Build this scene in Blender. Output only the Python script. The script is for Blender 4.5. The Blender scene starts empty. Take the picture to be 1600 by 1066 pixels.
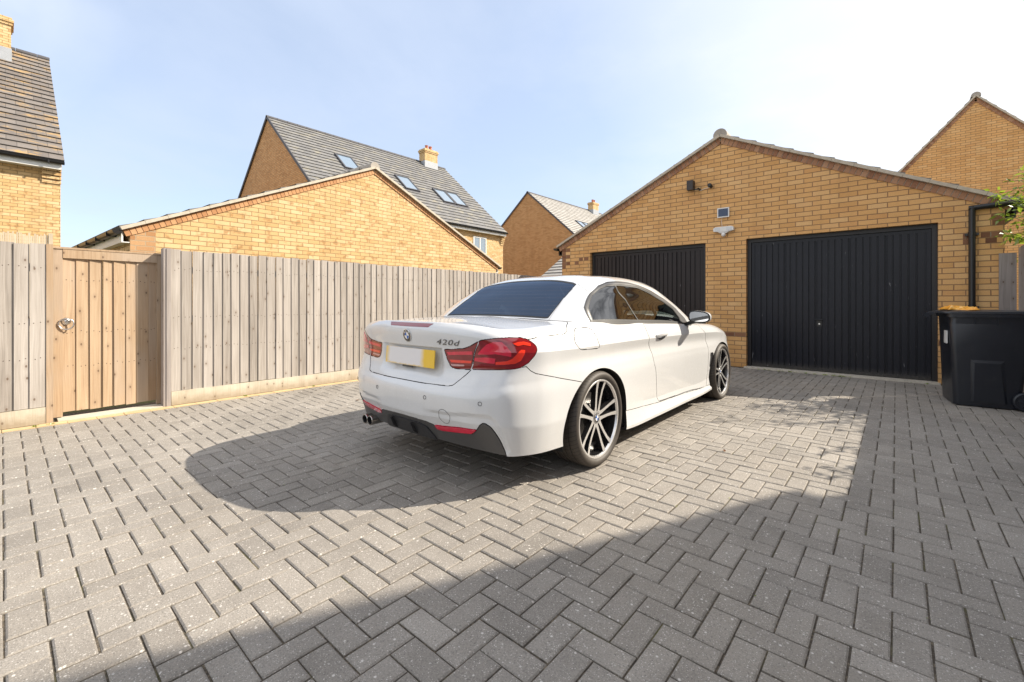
import bpy, bmesh, math, random
import numpy as np
from mathutils import Vector, Matrix

random.seed(7)
SC = bpy.context.scene
COL = SC.collection
rad = math.radians

# ------------------------------------------------------------------ camera
YAW = rad(40.95)
cam = bpy.data.cameras.new('camera'); cam_ob = bpy.data.objects.new('camera', cam); COL.objects.link(cam_ob)
cam.sensor_width = 36.0; cam.lens = 692.0/1600*36.0
cam.shift_y = -60.0/1600
cam.clip_start = 0.05; cam.clip_end = 2000
cam_ob.location = (0, 0, 1.11); cam_ob.rotation_euler = (math.pi/2, 0, YAW)
SC.camera = cam_ob
SC.render.resolution_x = 1024; SC.render.resolution_y = 682

# ------------------------------------------------------------------ light
SUN_A, SUN_B = 0.86, 1.0                     # horizontal shift of a shadow per metre of height, in x and y
SUN_EL = math.atan2(1, math.hypot(SUN_A, SUN_B)); SUN_AZ = math.atan2(SUN_A, SUN_B)
SC.view_settings.view_transform = 'Standard'; SC.view_settings.look = 'None'
SC.view_settings.gamma = 1.0; SC.view_settings.use_curve_mapping = False
SC.view_settings.exposure = 1.08
world = bpy.data.worlds.new("World"); SC.world = world; world.use_nodes = True
def build_world():
    nt = world.node_tree; N = nt.nodes; L = nt.links
    bg = N['Background']
    sky = N.new('ShaderNodeTexSky'); sky.sky_type = 'NISHITA'; sky.sun_disc = False
    sky.sun_elevation = SUN_EL; sky.sun_rotation = SUN_AZ
    sky.air_density = 1.0; sky.dust_density = 1.1; sky.ozone_density = 1.0
    tc = N.new('ShaderNodeTexCoord'); sep = N.new('ShaderNodeSeparateXYZ'); L.new(tc.outputs['Generated'], sep.inputs[0])
    def m(op, a, b=None, clamp=False):
        n = N.new('ShaderNodeMath'); n.operation = op; n.use_clamp = clamp
        for i, v in enumerate((a, b)):
            if v is None: continue
            if isinstance(v, (int, float)): n.inputs[i].default_value = v
            else: L.new(v, n.inputs[i])
        return n.outputs[0]
    zz = m('MAXIMUM', sep.outputs[2], 0.0); den = m('ADD', zz, 0.12)
    cx = m('DIVIDE', sep.outputs[0], den); cy = m('DIVIDE', sep.outputs[1], den)
    cmb = N.new('ShaderNodeCombineXYZ'); L.new(cx, cmb.inputs[0]); L.new(cy, cmb.inputs[1])
    ns = N.new('ShaderNodeTexNoise'); ns.inputs['Scale'].default_value = 0.85; ns.inputs['Detail'].default_value = 7
    ns.inputs['Roughness'].default_value = 0.58; ns.inputs['Distortion'].default_value = 0.25
    L.new(cmb.outputs[0], ns.inputs['Vector'])
    rp = N.new('ShaderNodeValToRGB'); rp.color_ramp.elements[0].position = 0.46; rp.color_ramp.elements[1].position = 0.80
    L.new(ns.outputs['Fac'], rp.inputs[0])
    # thin veil everywhere, thicker where the noise is high
    fac = m('MULTIPLY_ADD', rp.outputs[0], 0.36); fac.node.inputs[2].default_value = 0.58
    mix = N.new('ShaderNodeMix'); mix.data_type = 'RGBA'
    L.new(fac, mix.inputs[0]); L.new(sky.outputs[0], mix.inputs[6])
    mix.inputs[7].default_value = (3.05, 3.5, 4.35, 1)
    # soft white cumulus, thicker towards the sun side
    n3 = N.new('ShaderNodeTexNoise'); n3.inputs['Scale'].default_value = 1.25; n3.inputs['Detail'].default_value = 8; n3.inputs['Roughness'].default_value = .55
    mp = N.new('ShaderNodeMapping'); mp.inputs['Location'].default_value = (3.1, 1.7, .4); L.new(cmb.outputs[0], mp.inputs[0]); L.new(mp.outputs[0], n3.inputs['Vector'])
    r3 = N.new('ShaderNodeValToRGB'); r3.color_ramp.elements[0].position = 0.47; r3.color_ramp.elements[1].position = 0.66; L.new(n3.outputs['Fac'], r3.inputs[0])
    side = m('MULTIPLY_ADD', sep.outputs[0], 0.9); side.node.inputs[2].default_value = 0.62; side.node.use_clamp = True
    mx3 = N.new('ShaderNodeMix'); mx3.data_type = 'RGBA'; L.new(m('MULTIPLY', m('MULTIPLY', r3.outputs[0], side), 0.75), mx3.inputs[0]); L.new(mix.outputs[2], mx3.inputs[6]); mx3.inputs[7].default_value = (4.3, 4.4, 4.6, 1)
    mix = mx3
    # thin milky cloud spreading out round the sun
    d5 = N.new('ShaderNodeVectorMath'); d5.operation = 'DOT_PRODUCT'; L.new(tc.outputs['Generated'], d5.inputs[0]); d5.inputs[1].default_value = Vector((SUN_A, SUN_B, .75)).normalized()
    mx5 = N.new('ShaderNodeMix'); mx5.data_type = 'RGBA'; L.new(m('MULTIPLY', m('MULTIPLY', m('SUBTRACT', d5.outputs['Value'], 0.45), 1.9, True), m('MULTIPLY_ADD', n3.outputs['Fac'], 1.2), True), mx5.inputs[0])
    L.new(mix.outputs[2], mx5.inputs[6]); mx5.inputs[7].default_value = (4.7, 4.75, 4.9, 1); mix = mx5
    # bright cloud added out of view, overhead and behind, to fill the shaded fronts
    d4 = N.new('ShaderNodeVectorMath'); d4.operation = 'DOT_PRODUCT'; L.new(tc.outputs['Generated'], d4.inputs[0]); d4.inputs[1].default_value = Vector((.05, -.84, .54)).normalized()
    n4 = N.new('ShaderNodeTexNoise'); n4.inputs['Scale'].default_value = 3.2; n4.inputs['Detail'].default_value = 7; L.new(tc.outputs['Generated'], n4.inputs['Vector'])
    k4 = m('MULTIPLY', m('MULTIPLY', m('SUBTRACT', d4.outputs['Value'], 0.05), 2.2, True), m('MULTIPLY', m('SUBTRACT', n4.outputs['Fac'], 0.36), 5.0, True))
    mx4 = N.new('ShaderNodeMix'); mx4.data_type = 'RGBA'; L.new(m('MULTIPLY', k4, 0.9), mx4.inputs[0]); L.new(mix.outputs[2], mx4.inputs[6]); mx4.inputs[7].default_value = (5.9, 5.9, 5.95, 1)
    mix = mx4
    # a bank of grey rain cloud over to the right of the garage
    dv = Vector((math.sin(rad(25))*math.cos(rad(24)), math.cos(rad(25))*math.cos(rad(24)), math.sin(rad(24))))
    dot = N.new('ShaderNodeVectorMath'); dot.operation = 'DOT_PRODUCT'; L.new(tc.outputs['Generated'], dot.inputs[0]); dot.inputs[1].default_value = dv
    n2 = N.new('ShaderNodeTexNoise'); n2.inputs['Scale'].default_value = 5.5; n2.inputs['Detail'].default_value = 6; n2.inputs['Roughness'].default_value = .6
    L.new(tc.outputs['Generated'], n2.inputs['Vector'])
    core = m('MULTIPLY', m('SUBTRACT', dot.outputs['Value'], 0.955), 30.0, True)
    k = m('MULTIPLY', core, m('MULTIPLY', m('SUBTRACT', n2.outputs['Fac'], 0.44), 7.0, True))
    mix2 = N.new('ShaderNodeMix'); mix2.data_type = 'RGBA'; L.new(m('MULTIPLY', k, 0.85), mix2.inputs[0]); L.new(mix.outputs[2], mix2.inputs[6]); mix2.inputs[7].default_value = (1.7, 1.75, 1.9, 1)
    L.new(mix2.outputs[2], bg.inputs[0]); bg.inputs[1].default_value = 0.116
build_world()
sun = bpy.data.lights.new('sun', 'SUN'); sun_ob = bpy.data.objects.new('sun', sun); COL.objects.link(sun_ob)
sun.energy = 4.1; sun.angle = rad(0.5); sun.color = (1.0, 0.90, 0.755)
sun_ob.rotation_euler = Vector((SUN_A, SUN_B, 1)).to_track_quat('Z', 'Y').to_euler()
sun_ob.location = (8, 9, 20)

# ------------------------------------------------------------------ helpers
class MB:
    """faces collected into one mesh; UVs are metres on the face's own plane; rnd is one random number per face group"""
    def __init__(s): s.v = []; s.f = []; s.m = []; s.r = []; s.uv = []; s.rnd = 0.5; s.sm = []
    def face(s, pts, mat=0, uv=None, smooth=False):
        b = len(s.v); s.v += [tuple(p) for p in pts]; s.f.append(tuple(range(b, b+len(pts)))); s.m.append(mat); s.r.append(s.rnd); s.uv.append(uv); s.sm.append(smooth)
    def box(s, x0, x1, y0, y1, z0, z1, mat=0, skip=''):
        P = lambda i, j, k: ((x0, x1)[i], (y0, y1)[j], (z0, z1)[k])
        F = {'-x': [(0,1,0),(0,0,0),(0,0,1),(0,1,1)], '+x': [(1,0,0),(1,1,0),(1,1,1),(1,0,1)], '-y': [(0,0,0),(1,0,0),(1,0,1),(0,0,1)],
             '+y': [(1,1,0),(0,1,0),(0,1,1),(1,1,1)], '-z': [(0,1,0),(1,1,0),(1,0,0),(0,0,0)], '+z': [(0,0,1),(1,0,1),(1,1,1),(0,1,1)]}
        for k, q in F.items():
            if k not in skip.split(','): s.face([P(*c) for c in q], mat)
    def obox(s, c, ax, ay, az, mat=0):      # centre and three half-axis vectors
        c, ax, ay, az = map(Vector, (c, ax, ay, az)); P = lambda i, j, k: c+ax*i+ay*j+az*k
        for q in ([(-1,1,-1),(-1,-1,-1),(-1,-1,1),(-1,1,1)], [(1,-1,-1),(1,1,-1),(1,1,1),(1,-1,1)], [(-1,-1,-1),(1,-1,-1),(1,-1,1),(-1,-1,1)],
                  [(1,1,-1),(-1,1,-1),(-1,1,1),(1,1,1)], [(-1,1,-1),(1,1,-1),(1,-1,-1),(-1,-1,-1)], [(-1,-1,1),(1,-1,1),(1,1,1),(-1,1,1)]):
            s.face([P(*k) for k in q], mat)
    def bar(s, a, b, w, h, mat=0, up=(0, 0, 1)):
        a, b = Vector(a), Vector(b); d = b-a; L = d.length; d.normalize(); u = Vector(up)
        if abs(d.dot(u)) > .98: u = Vector((1, 0, 0))
        sx = d.cross(u).normalized(); sz = sx.cross(d)
        s.obox((a+b)/2, d*(L/2), sx*(w/2), sz*(h/2), mat)
    def tube(s, pts, r, n=10, mat=0, caps=True, rs=None):
        pts = [Vector(p) for p in pts]; rings = []
        up = Vector((0, 0, 1))
        for i, p in enumerate(pts):
            d = (pts[min(i+1, len(pts)-1)]-pts[max(i-1, 0)]).normalized()
            u = up if abs(d.dot(up)) < .95 else Vector((1, 0, 0))
            a = d.cross(u).normalized(); b = a.cross(d); rr = rs[i] if rs else r
            rings.append([p+a*(rr*math.cos(2*math.pi*k/n))+b*(rr*math.sin(2*math.pi*k/n)) for k in range(n)])
        for A, B in zip(rings[:-1], rings[1:]):
            for k in range(n): s.face([A[k], A[(k+1) % n], B[(k+1) % n], B[k]][::-1], mat, smooth=True)
        if caps: s.face(rings[0], mat); s.face(rings[-1][::-1], mat)
    def lathe(s, prof, n=48, mat=0, axis='x', c=(0, 0, 0), flip=False):   # prof: list of (axial, radius)
        c = Vector(c)
        def P(a, r, t):
            q = (a, r*math.cos(t), r*math.sin(t))
            if axis == 'y': q = (q[1], q[0], q[2])
            if axis == 'z': q = (q[1], q[2], q[0])
            return c+Vector(q)
        for (a0, r0), (a1, r1) in zip(prof[:-1], prof[1:]):
            for k in range(n):
                t0, t1 = 2*math.pi*k/n, 2*math.pi*(k+1)/n
                q = [P(a0, r0, t0), P(a1, r1, t0), P(a1, r1, t1), P(a0, r0, t1)]
                if r0 < 1e-6: q = q[1:]
                elif r1 < 1e-6: q = [q[0], q[1], q[3]]
                s.face(q[::-1] if flip else q, mat, smooth=True)
    def build(s, name, mats, parent=None, weld=False, sharp=None, loc=None):
        me = bpy.data.meshes.new(name)
        me.from_pydata(s.v, [], s.f)
        if not isinstance(mats, (list, tuple)): mats = [mats]
        for m in mats: me.materials.append(m)
        me.polygons.foreach_set('material_index', s.m)
        me.polygons.foreach_set('use_smooth', s.sm)
        uvl = me.uv_layers.new(name='UVMap')
        co = np.array(s.v, dtype=np.float64); flat = np.zeros((len(me.loops), 2)); li = 0
        for f, u in zip(s.f, s.uv):
            k = len(f)
            if u is not None: flat[li:li+k] = u
            else:
                P = co[list(f)]; n = np.cross(P, np.roll(P, -1, 0)).sum(0) if k > 4 else np.cross(P[2]-P[0], P[-1]-P[1]); ln = np.linalg.norm(n)
                n = n/ln if ln > 1e-12 else np.array([0, 0, 1.]); a = np.abs(n)
                if a[2] > .80: flat[li:li+k] = P[:, :2]
                elif a[0] >= a[1]: flat[li:li+k] = P[:, 1:3]
                else: flat[li:li+k, 0] = P[:, 0]; flat[li:li+k, 1] = P[:, 2]
            li += k
        uvl.data.foreach_set('uv', flat.ravel())
        at = me.attributes.new('rnd', 'FLOAT', 'FACE'); at.data.foreach_set('value', s.r)
        if weld:
            bm = bmesh.new(); bm.from_mesh(me); bmesh.ops.remove_doubles(bm, verts=bm.verts, dist=1e-5); bm.to_mesh(me); bm.free()
        me.update()
        if sharp: me.set_sharp_from_angle(angle=rad(sharp))
        o = bpy.data.objects.new(name, me); COL.objects.link(o)
        if parent is not None: o.parent = parent
        if loc: o.location = loc
        return o
def tag(o, label=None, cat=None, group=None, kind=None):
    if label: o['label'] = label
    if cat: o['category'] = cat
    if group: o['group'] = group
    if kind: o['kind'] = kind
    return o
def thing(name, label, cat, loc=(0, 0, 0), rz=0.0, group=None):
    o = bpy.data.objects.new(name, None); COL.objects.link(o); o.location = loc; o.rotation_euler = (0, 0, rz)
    o.empty_display_size = .2
    return tag(o, label, cat, group)

# ------------------------------------------------------------------ materials
class NT:
    def __init__(s, name):
        s.mat = bpy.data.materials.new(name); s.mat.use_nodes = True; s.t = s.mat.node_tree; s.N = s.t.nodes; s.L = s.t.links
        s.b = s.N['Principled BSDF']; s.out = s.N['Material Output']
    def n(s, typ, ins=None, **kw):
        n = s.N.new(typ)
        for k, v in kw.items(): setattr(n, k, v)
        for k, v in (ins or {}).items(): s.set(n.inputs[k], v)
        return n
    def set(s, sock, v):
        if hasattr(v, 'is_output') or isinstance(v, bpy.types.NodeSocket): s.L.new(v, sock)
        elif isinstance(v, bpy.types.Node): s.L.new(v.outputs[0], sock)
        else: sock.default_value = v
    def math(s, op, a, b=0.0, c=0.0, clamp=False): return s.n('ShaderNodeMath', {0: a, 1: b, 2: c}, operation=op, use_clamp=clamp).outputs[0]
    def ramp(s, fac, stops, interp='LINEAR'):
        r = s.n('ShaderNodeValToRGB', {0: fac}); cr = r.color_ramp; cr.interpolation = interp
        while len(cr.elements) < len(stops): cr.elements.new(0.5)
        for e, (p, c) in zip(cr.elements, stops):
            e.position = p; e.color = tuple(c)+(1,) if len(c) == 3 else c
        return r.outputs[0]
    def mix(s, fac, a, b, mode='MIX'):
        m = s.n('ShaderNodeMix', data_type='RGBA', blend_type=mode); s.set(m.inputs[0], fac)
        for i, v in ((6, a), (7, b)):
            if isinstance(v, tuple) and len(v) == 3: v = v+(1,)
            s.set(m.inputs[i], v)
        return m.outputs[2]
    def noise(s, vec, scale, detail=4, rough=.55, dist=0.0): return s.n('ShaderNodeTexNoise', {'Vector': vec, 'Scale': scale, 'Detail': detail, 'Roughness': rough, 'Distortion': dist}).outputs['Fac']
    def uv(s): return s.n('ShaderNodeTexCoord').outputs['UV']
    def obj(s): return s.n('ShaderNodeTexCoord').outputs['Object']
    def mapping(s, vec, scale=(1, 1, 1), loc=(0, 0, 0)): return s.n('ShaderNodeMapping', {'Vector': vec, 'Scale': scale, 'Location': loc}).outputs[0]
    def rnd(s): return s.n('ShaderNodeAttribute', attribute_name='rnd').outputs['Fac']
    def bump(s, h, strength=.4, dist=.01): return s.n('ShaderNodeBump', {'Height': h, 'Strength': strength, 'Distance': dist}).outputs[0]
    def done(s, color=None, rough=None, normal=None, **kw):
        if color is not None: s.set(s.b.inputs['Base Color'], color+(1,) if isinstance(color, tuple) and len(color) == 3 else color)
        if rough is not None: s.set(s.b.inputs['Roughness'], rough)
        if normal is not None: s.set(s.b.inputs['Normal'], normal)
        for k, v in kw.items(): s.set(s.b.inputs[k.replace('_', ' ')], v)
        return s.mat
def plain(name, color, rough=.5, vary=.12, scale=6.0, bump=0.0, **kw):
    t = NT(name); o = t.obj(); f = t.noise(o, scale, 5)
    c = t.mix(f, tuple(x*(1-vary) for x in color), tuple(min(1, x*(1+vary)) for x in color))
    nrm = t.bump(t.noise(o, scale*12, 3), bump, .004) if bump else None
    return t.done(c, rough, nrm, **kw)

def brick_mat(name, stops, mortar, blotch=None, width=.225, row=.075, wob=.0025):
    t = NT(name); uv = t.uv()
    wv = t.n('ShaderNodeTexNoise', {'Vector': uv, 'Scale': 9.0, 'Detail': 2}).outputs['Color']
    v = t.n('ShaderNodeVectorMath', {0: wv, 1: (.5, .5, .5)}, operation='SUBTRACT').outputs[0]
    v = t.n('ShaderNodeVectorMath', {0: v, 'Scale': wob*2}, operation='SCALE').outputs[0]
    v = t.n('ShaderNodeVectorMath', {0: uv, 1: v}, operation='ADD').outputs[0]
    br = t.n('ShaderNodeTexBrick', {'Vector': v, 'Color1': (0, 0, 0, 1), 'Color2': (1, 1, 1, 1), 'Mortar': (.5, .5, .5, 1), 'Scale': 1.0,
        'Mortar Size': .0062, 'Mortar Smooth': .12, 'Bias': 0.0, 'Brick Width': width, 'Row Height': row})
    br.offset = .5
    c = t.ramp(br.outputs['Color'], stops)
    big = t.noise(uv, 1.1, 3); c = t.mix(t.math('MULTIPLY', big, .2), c, t.mix(.5, c, stops[0][1]))
    if blotch:                                  # burnt patches on some bricks
        n = t.noise(uv, 7.5, 2, .5); k = t.ramp(n, [(.56, (0, 0, 0)), (.68, (1, 1, 1))])
        c = t.mix(t.math('MULTIPLY', k, .65), c, blotch)
    stk = t.noise(t.mapping(uv, (2.6, .35, 1)), 1.0, 5, .6); c = t.mix(.5, c, t.ramp(stk, [(.36, (.80, .78, .75)), (.55, (1, 1, 1))]), 'MULTIPLY')
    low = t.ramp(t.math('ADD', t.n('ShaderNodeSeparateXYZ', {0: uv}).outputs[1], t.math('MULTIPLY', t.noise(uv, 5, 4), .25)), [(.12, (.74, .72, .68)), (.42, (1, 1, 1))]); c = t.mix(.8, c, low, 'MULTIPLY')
    eff = t.ramp(t.noise(uv, 3.2, 5, .7), [(.66, (0, 0, 0)), (.80, (1, 1, 1))]); c = t.mix(t.math('MULTIPLY', eff, .35), c, (.70, .58, .42))
    fine = t.noise(uv, 90, 4, .65)
    c = t.mix(.35, c, t.ramp(fine, [(.25, (.45, .45, .45)), (.6, (1, 1, 1))]), 'MULTIPLY')
    mo = t.mix(fine, tuple(x*.75 for x in mortar), mortar)
    c = t.mix(br.outputs['Fac'], c, mo)
    h = t.math('SUBTRACT', t.math('MULTIPLY', fine, .35), br.outputs['Fac'])
    return t.done(c, .88, t.bump(h, .55, .006))
M = {}
BUFF = [(0, (.66, .365, .135)), (.3, (.715, .41, .16)), (.65, (.745, .44, .18)), (.88, (.77, .49, .225)), (1, (.66, .35, .13))]
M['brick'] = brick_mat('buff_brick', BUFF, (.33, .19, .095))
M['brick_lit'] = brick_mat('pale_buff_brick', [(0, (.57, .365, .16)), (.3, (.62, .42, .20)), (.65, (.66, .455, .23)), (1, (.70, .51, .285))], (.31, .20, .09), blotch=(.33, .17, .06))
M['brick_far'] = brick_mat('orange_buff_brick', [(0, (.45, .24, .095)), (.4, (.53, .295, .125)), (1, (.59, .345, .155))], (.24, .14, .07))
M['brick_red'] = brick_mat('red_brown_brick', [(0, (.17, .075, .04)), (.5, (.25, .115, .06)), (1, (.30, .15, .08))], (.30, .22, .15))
def red_soldier(name, a, b_, c_):
    t = NT(name); r = t.rnd(); uv = t.uv(); f = t.noise(uv, 60, 4)
    c = t.ramp(r, [(0, a), (.5, b_), (1, c_)])
    return t.done(t.mix(.4, c, t.ramp(f, [(.3, (.5, .5, .5)), (.6, (1, 1, 1))]), 'MULTIPLY'), .9, t.bump(f, .3, .004))
M['soldier'] = red_soldier('red_brown_edge_brick', (.29, .14, .08), (.38, .20, .115), (.46, .265, .16))
M['soldier_lit'] = red_soldier('sunlit_edge_brick', (.44, .22, .10), (.52, .28, .13), (.57, .33, .17))  # lighter copy of the edge brick, painted for the sunlit gable
M['mortar'] = plain('pale_verge_mortar', (.49, .44, .36), .9, .3, 14, .5)
def tile_mat(name, stops, lichen=None, w=.33, row=.30):
    t = NT(name); uv = t.uv()
    br = t.n('ShaderNodeTexBrick', {'Vector': uv, 'Color1': (0, 0, 0, 1), 'Color2': (1, 1, 1, 1), 'Mortar': (0, 0, 0, 1), 'Scale': 1.0,
        'Mortar Size': .004, 'Mortar Smooth': .1, 'Bias': 0.0, 'Brick Width': w, 'Row Height': row})
    c = t.ramp(br.outputs['Color'], stops)
    n = t.noise(uv, 2.2, 5); c = t.mix(.6, c, t.ramp(n, [(.3, (.72, .72, .72)), (.7, (1.0, 1.0, 1.0))]), 'MULTIPLY')
    f = t.noise(uv, 45, 4, .7); c = t.mix(.4, c, t.ramp(f, [(.3, (.6, .6, .6)), (.65, (1, 1, 1))]), 'MULTIPLY')
    if lichen:
        a = t.noise(t.mapping(uv, (1.2, 2.2, 1)), 1.5, 6, .7); k = t.ramp(a, [(.52, (0, 0, 0)), (.66, (1, 1, 1))])
        c = t.mix(t.math('MULTIPLY', k, .75), c, lichen)
    c = t.mix(br.outputs['Fac'], c, tuple(x*.35 for x in stops[0][1]))
    return t.done(c, .75, t.bump(t.math('SUBTRACT', t.math('MULTIPLY', f, .3), br.outputs['Fac']), .5, .006))
M['tile_edge_shade'] = plain('shaded_tile_edge', (.075, .073, .072), .85, .3, 20)  # tile fronts painted dark to stand in for the shadow gap under each course
M['tile'] = tile_mat('grey_slate_tile', [(0, (.165, .163, .164)), (.5, (.19, .188, .188)), (1, (.215, .212, .211))], lichen=(.30, .27, .19))
M['tile_lichen'] = tile_mat('lichened_slate_tile', [(0, (.150, .130, .118)), (.5, (.175, .155, .141)), (1, (.205, .182, .166))], lichen=(.46, .27, .06))
M['tile_pale'] = tile_mat('pale_concrete_tile', [(0, (.36, .34, .31)), (1, (.46, .44, .41))])
M['ridge'] = plain('weathered_ridge_tile', (.36, .33, .29), .9, .35, 9, .5)
M['ridge_dark'] = plain('dark_ridge_tile', (.07, .07, .08), .7, .2, 9)
M['black'] = plain('black_plastic', (.012, .012, .013), .35, .2)
M['black_matt'] = plain('matt_black', (.010, .010, .011), .75, .2)
M['white_upvc'] = plain('white_upvc', (.72, .72, .70), .4, .05)
M['lead'] = plain('lead_flashing', (.33, .35, .38), .5, .2)
M['terracotta'] = plain('terracotta_pot', (.42, .15, .09), .8, .2)
M['concrete'] = plain('pale_concrete', (.50, .46, .39), .9, .25, 12, .5)

def wood_mat(name, stops, knot=(.10, .06, .035), tint=None, knots=True, splash=False):
    t = NT(name); uv = t.uv(); r = t.rnd()
    off = t.n('ShaderNodeCombineXYZ', {0: t.math('MULTIPLY', r, 13.0), 1: t.math('MULTIPLY', r, 71.0), 2: t.math('MULTIPLY', r, 37.0)}).outputs[0]
    v = t.n('ShaderNodeVectorMath', {0: uv, 1: off}, operation='ADD').outputs[0]
    warp = t.n('ShaderNodeTexNoise', {'Vector': t.mapping(v, (6, 1.6, 1)), 'Scale': 1.0, 'Detail': 2}).outputs['Fac']
    v2 = t.n('ShaderNodeVectorMath', {0: v, 1: t.n('ShaderNodeCombineXYZ', {0: t.math('MULTIPLY', warp, .05)}).outputs[0]}, operation='ADD').outputs[0]
    g = t.noise(t.mapping(v2, (75, 1.6, 1)), 1.0, 6, .6, .3)
    big = t.noise(t.mapping(v, (5, .9, 1)), 1.0, 3)
    f = t.math('ADD', t.math('MULTIPLY', g, .72), t.math('MULTIPLY_ADD', r, .20, .05))
    c = t.ramp(f, stops)
    c = t.mix(.55, c, t.ramp(big, [(.3, (.62, .60, .58)), (.65, (1, 1, 1))]), 'MULTIPLY')
    if tint is not None:
        c = t.mix(t.math('MULTIPLY', t.ramp(t.noise(t.mapping(v, (2.5, .7, 1)), 1.0, 3), [(.48, (0, 0, 0)), (.62, (1, 1, 1))]), .55), c, tint)
    if knots:
        vo = t.n('ShaderNodeTexVoronoi', {'Vector': t.mapping(v, (11, 6.0, 1)), 'Scale': 1.0, 'Randomness': 1.0}, voronoi_dimensions='2D')
        k = t.ramp(vo.outputs['Distance'], [(.045, (1, 1, 1)), (.095, (0, 0, 0))])
        gate = t.math('GREATER_THAN', t.n('ShaderNodeSeparateColor', {0: vo.outputs['Color']}).outputs[0], .66)
        k = t.math('MULTIPLY', k, gate); c = t.mix(t.math('MULTIPLY', k, .8), c, knot)
        k2 = t.math('MULTIPLY', t.ramp(vo.outputs['Distance'], [(.13, (1, 1, 1)), (.30, (0, 0, 0))]), gate)
        c = t.mix(t.math('MULTIPLY', k2, .15), c, knot)
    if splash:
        h = t.n('ShaderNodeSeparateXYZ', {0: uv}).outputs[1]; q = t.math('ADD', h, t.math('MULTIPLY', t.noise(uv, 9, 5, .7), .16))
        c = t.mix(t.math('MULTIPLY', t.ramp(q, [(.10, (1, 1, 1)), (.20, (0, 0, 0))]), .6), c, (.19, .14, .085))
    return t.done(c, .9, t.bump(t.math('ADD', g, t.math('MULTIPLY', big, .5)), .35, .004))
GREYW = [(.24, (.20, .178, .157)), (.42, (.325, .293, .262)), (.58, (.41, .374, .340)), (.76, (.49, .453, .415))]
M['wood_grey'] = wood_mat('weathered_grey_timber', GREYW)
M['wood_gate'] = wood_mat('warm_brown_timber', [(.24, (.27, .178, .105)), (.48, (.41, .29, .185)), (.78, (.52, .395, .27))], tint=(.41, .34, .275))
M['wood_board'] = wood_mat('pale_gravel_board_timber', splash=True, stops= [(.2, (.42, .35, .25)), (.5, (.58, .52, .42)), (.8, (.66, .60, .50))], tint=(.46, .40, .30))
M['wood_shade'] = wood_mat('silvered_grey_timber', [(.22, (.22, .19, .175)), (.5, (.33, .295, .275)), (.8, (.43, .39, .365))])
M['reed'] = wood_mat('dry_reed', [(.2, (.45, .37, .26)), (.8, (.66, .58, .45))], knots=False)
M['nail'] = plain('rusty_nail', (.05, .03, .02), .7, .3)
M['steel'] = plain('brushed_steel', (.62, .61, .60), .28, .06, Metallic=1.0)

def paver_mat():
    t = NT('grey_block_paver'); r = t.rnd(); o = t.obj()
    c = t.ramp(r, [(0, (.252, .231, .205)), (.35, (.281, .258, .230)), (.7, (.300, .276, .246)), (1, (.330, .304, .272))])
    st = t.noise(o, .9, 5, .6); c = t.mix(.8, c, t.ramp(st, [(.34, (.74, .74, .74)), (.60, (1, 1, 1))]), 'MULTIPLY')
    oil = t.ramp(t.noise(t.mapping(o, (1, 1, 1), (4.3, 1.9, 0)), 1.7, 4, .55), [(.66, (1, 1, 1)), (.76, (.66, .65, .64))]); c = t.mix(.8, c, oil, 'MULTIPLY')
    sand = t.ramp(t.noise(t.mapping(o, (1, 1, 1), (9.1, 3.3, 0)), .55, 6, .6), [(.50, (0, 0, 0)), (.75, (1, 1, 1))]); c = t.mix(t.math('MULTIPLY', sand, .30), c, (.40, .345, .27))
    md = t.noise(o, 7.0, 4, .6); c = t.mix(.5, c, t.ramp(md, [(.3, (.74, .73, .72)), (.65, (1, 1, 1))]), 'MULTIPLY')
    fn = t.noise(o, 170, 3, .8); c = t.mix(.75, c, t.ramp(fn, [(.30, (.42, .42, .42)), (.52, (1, 1, 1)), (.75, (1.18, 1.16, 1.13))]), 'MULTIPLY')
    for sc, th, wt in ((190, .70, .6), (120, .82, .7), (60, .93, .8)):        # pale aggregate showing through the worn face
        vo = t.n('ShaderNodeTexVoronoi', {'Vector': o, 'Scale': float(sc), 'Randomness': 1.0})
        g = t.math('GREATER_THAN', t.n('ShaderNodeSeparateColor', {0: vo.outputs['Color']}).outputs[0], th)
        k = t.math('MULTIPLY', g, t.ramp(vo.outputs['Distance'], [(.16, (1, 1, 1)), (.34, (0, 0, 0))]))
        c = t.mix(t.math('MULTIPLY', k, wt), c, (.62, .59, .55))
    vo = t.n('ShaderNodeTexVoronoi', {'Vector': o, 'Scale': 90.0, 'Randomness': 1.0})
    g = t.math('GREATER_THAN', t.n('ShaderNodeSeparateColor', {0: vo.outputs['Color']}).outputs[1], .84)
    k = t.math('MULTIPLY', g, t.ramp(vo.outputs['Distance'], [(.14, (1, 1, 1)), (.30, (0, 0, 0))]))
    c = t.mix(t.math('MULTIPLY', k, .6), c, (.07, .065, .06))
    return t.done(c, .85, t.bump(t.math('ADD', fn, t.math('MULTIPLY', md, .4)), .55, .004))
M['paver'] = paver_mat()
def joint_mat():
    t = NT('jointing_sand'); o = t.obj(); n = t.noise(o, 60, 4, .7); b = t.noise(o, 2.5, 4)
    c = t.ramp(n, [(.30, (.03, .025, .020)), (.5, (.075, .061, .045)), (.76, (.24, .195, .135))])
    c = t.mix(t.ramp(b, [(.55, (0, 0, 0)), (.75, (1, 1, 1))]), c, (.13, .125, .045))
    return t.done(c, .95, t.bump(n, .8, .01))
M['joint'] = joint_mat()
M['edging'] = plain('buff_edging_block', (.52, .38, .21), .9, .3, 9, .5)
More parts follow.
